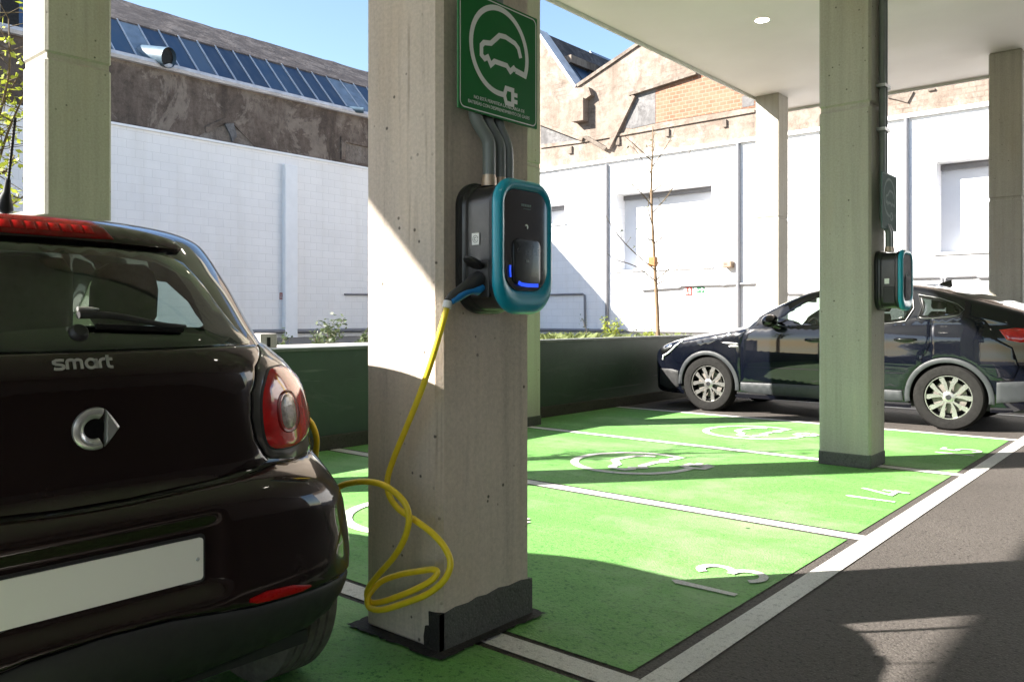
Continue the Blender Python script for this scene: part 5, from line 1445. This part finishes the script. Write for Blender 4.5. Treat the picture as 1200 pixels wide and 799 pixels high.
        mm = MB(); mm.loft([[Vector((1.84+.06*math.cos(q), s_*.86, 1.07+.04*math.sin(q))) for q in [2*PI*i/12 for i in range(12)]], [mc+Vector((.045*math.cos(q), -s_*.06, -.05+.03*math.sin(q))) for q in [2*PI*i/12 for i in range(12)]]]); mm.build('mirror_arm', M['gloss_black'], mr, smooth=60)
        for axl in (XF, XR):
            mm = MB(); ap = [(axl+.40*math.cos(R(a)), WR+.40*math.sin(R(a))) for a in range(-12, 193, 8)]; k_ = len(ap)
            mm.add([(a, s_*.45, b_) for a, b_ in ap]+[(a, s_*.885, b_) for a, b_ in ap], [(i, i+1, k_+i+1, k_+i) for i in range(k_-1)]+[tuple(range(k_))]); mm.build('arch_liner', M['black'], t)
            make_wheel(t, (axl, s_*.79, WR), WR, .232, .215, s_, 'spoke', 4)
    # windscreen and rear screen over the crown of the body
    def crown(x, w):
        z = ak_row(x, 1-abs(w)); return (x, (1 if w > 0 else -1)*ak_y(x, z), z)
    panel('windscreen', [(1.455, -.26), (1.455, .26), (1.75, .265), (2.06, .26), (2.06, -.26), (1.75, -.265)], lambda a, b_: crown(a, b_), .003, M['glass'], t, step=.07, su=1, edge=.003, rim=.002)
    panel('rear_screen', [(3.50, -.20), (3.50, .20), (4.18, .20), (4.18, -.20)], lambda a, b_: crown(a, b_), .004, M['gloss_black'], t, step=.07, su=1, edge=.004, rim=.003)
    # grille and badge on the nose, lip on the tail
    mm = MB(); mm.box(-.02, .004, -.5, .5, .50, .66); mm.build('grille', M['plastic'], t, bevel=.008)
    mm = MB(); mm.loft([[Vector((4.46, y_, 1.262)), Vector((4.66, y_, 1.232)), Vector((4.66, y_, 1.212)), Vector((4.46, y_, 1.235))] for y_ in (-.62, -.3, .3, .62)]); mm.build('tail_lip', M['navy'], t, bevel=.004)
    mm = MB(); mm.box(4.655, 4.67, -.26, .26, .70, .82); mm.build('number_plate', M['plate'], t)
    # roof fin
    mm = MB()
    def fin(y_): return [Vector((3.38, y_, 1.57)), Vector((3.44, y_, 1.605)), Vector((3.53, y_*.5, 1.640)), Vector((3.555, y_*.4, 1.642)), Vector((3.56, y_*.7, 1.60)), Vector((3.58, y_, 1.50))]
    mm.loft([fin(-.03), fin(0), fin(.03)]); mm.build('roof_fin', M['gloss_black'], t, bevel=.004)
    # cabin
    mm = MB(); mm.box(.6, 4.4, -.74, .74, .22, .30); mm.build('floor_pan', M['plastic'], t)
    mm = MB(); mm.loft([[Vector((1.45, y_, .75)), Vector((1.45, y_, 1.02)), Vector((1.75, y_, 1.05)), Vector((1.95, y_, 1.0)), Vector((1.98, y_, .75))] for y_ in (-.76, .76)]); mm.box(3.6, 4.4, -.7, .7, .4, 1.05); mm.build('interior_trim', M['trim_grey'], t)
    for y_ in (-.37, .37):
        seat(t, 2.55, y_, .68, -1, .50); seat(t, 3.35, y_, .70, -1, .50)
    c = Vector((2.02, -.37, 1.03)); ang = R(25); mm = MB()
    mm.tube([c+Vector((math.sin(ang)*.18*math.sin(q), .185*math.cos(q), math.cos(ang)*.18*math.sin(q))) for q in [2*PI*i/28 for i in range(29)]], .014, 8, caps=False)
    mm.tube([c+Vector((0, -.17, 0)), c+Vector((0, .17, 0))], .018, 8); mm.tube([c, c+Vector((-.1, 0, -.05))], .03, 8); mm.build('steering_wheel', M['plastic'], t, smooth=50)
    mm = MB(); mm.box(1.93, 1.95, -.11, .11, 1.40, 1.46); mm.build('inner_mirror', M['plastic'], t, bevel=.008)
    return t
suv()
# =================================================================== CAMERA, LIGHT, WORLD
cam = bpy.data.cameras.new('camera'); co = bpy.data.objects.new('camera', cam); COL.objects.link(co)
cam.sensor_width = 36; cam.lens = 36*CF/1200; cam.shift_y = -(399.5-CHY)/1200
cam.clip_start = .05; cam.clip_end = 600
co.location = (0, 0, CH); co.rotation_euler = (PI/2, 0, CYAW)
scene.camera = co
AZ = R(50.7); EL = math.atan(.600)
sd = Vector((math.cos(AZ), math.sin(AZ), -math.tan(EL))).normalized()
sl = bpy.data.lights.new('sun', 'SUN'); sl.energy = 4.9; sl.angle = R(.53); sl.color = (1, .945, .86)
so = bpy.data.objects.new('sun', sl); COL.objects.link(so); so.rotation_euler = sd.to_track_quat('-Z', 'Y').to_euler(); so.location = (-20, -20, 20)
wd = bpy.data.worlds.new('World'); scene.world = wd; wd.use_nodes = True
nt = wd.node_tree; bg = nt.nodes['Background']
sk = nt.nodes.new('ShaderNodeTexSky'); sk.sky_type = 'NISHITA'; sk.sun_disc = False
sk.sun_elevation = EL; sk.sun_rotation = math.atan2(-sd.x, -sd.y); sk.altitude = 100; sk.air_density = 1.0; sk.dust_density = .6; sk.ozone_density = 1.6
nt.links.new(sk.outputs[0], bg.inputs[0]); bg.inputs[1].default_value = .07
vs_ = scene.view_settings; vs_.view_transform = 'Standard'; vs_.look = 'None'; vs_.gamma = 1.0; vs_.use_curve_mapping = False
vs_.exposure = 2.27
scene.cycles.use_denoising = True
try: scene.cycles.denoiser = 'OPENIMAGEDENOISE'
except Exception: pass
scene.cycles.max_bounces = 10; scene.cycles.diffuse_bounces = 6; scene.cycles.glossy_bounces = 5; scene.cycles.transparent_max_bounces = 16
scene.cycles.sample_clamp_indirect = 6.0; scene.cycles.caustics_reflective = False; scene.cycles.caustics_refractive = False
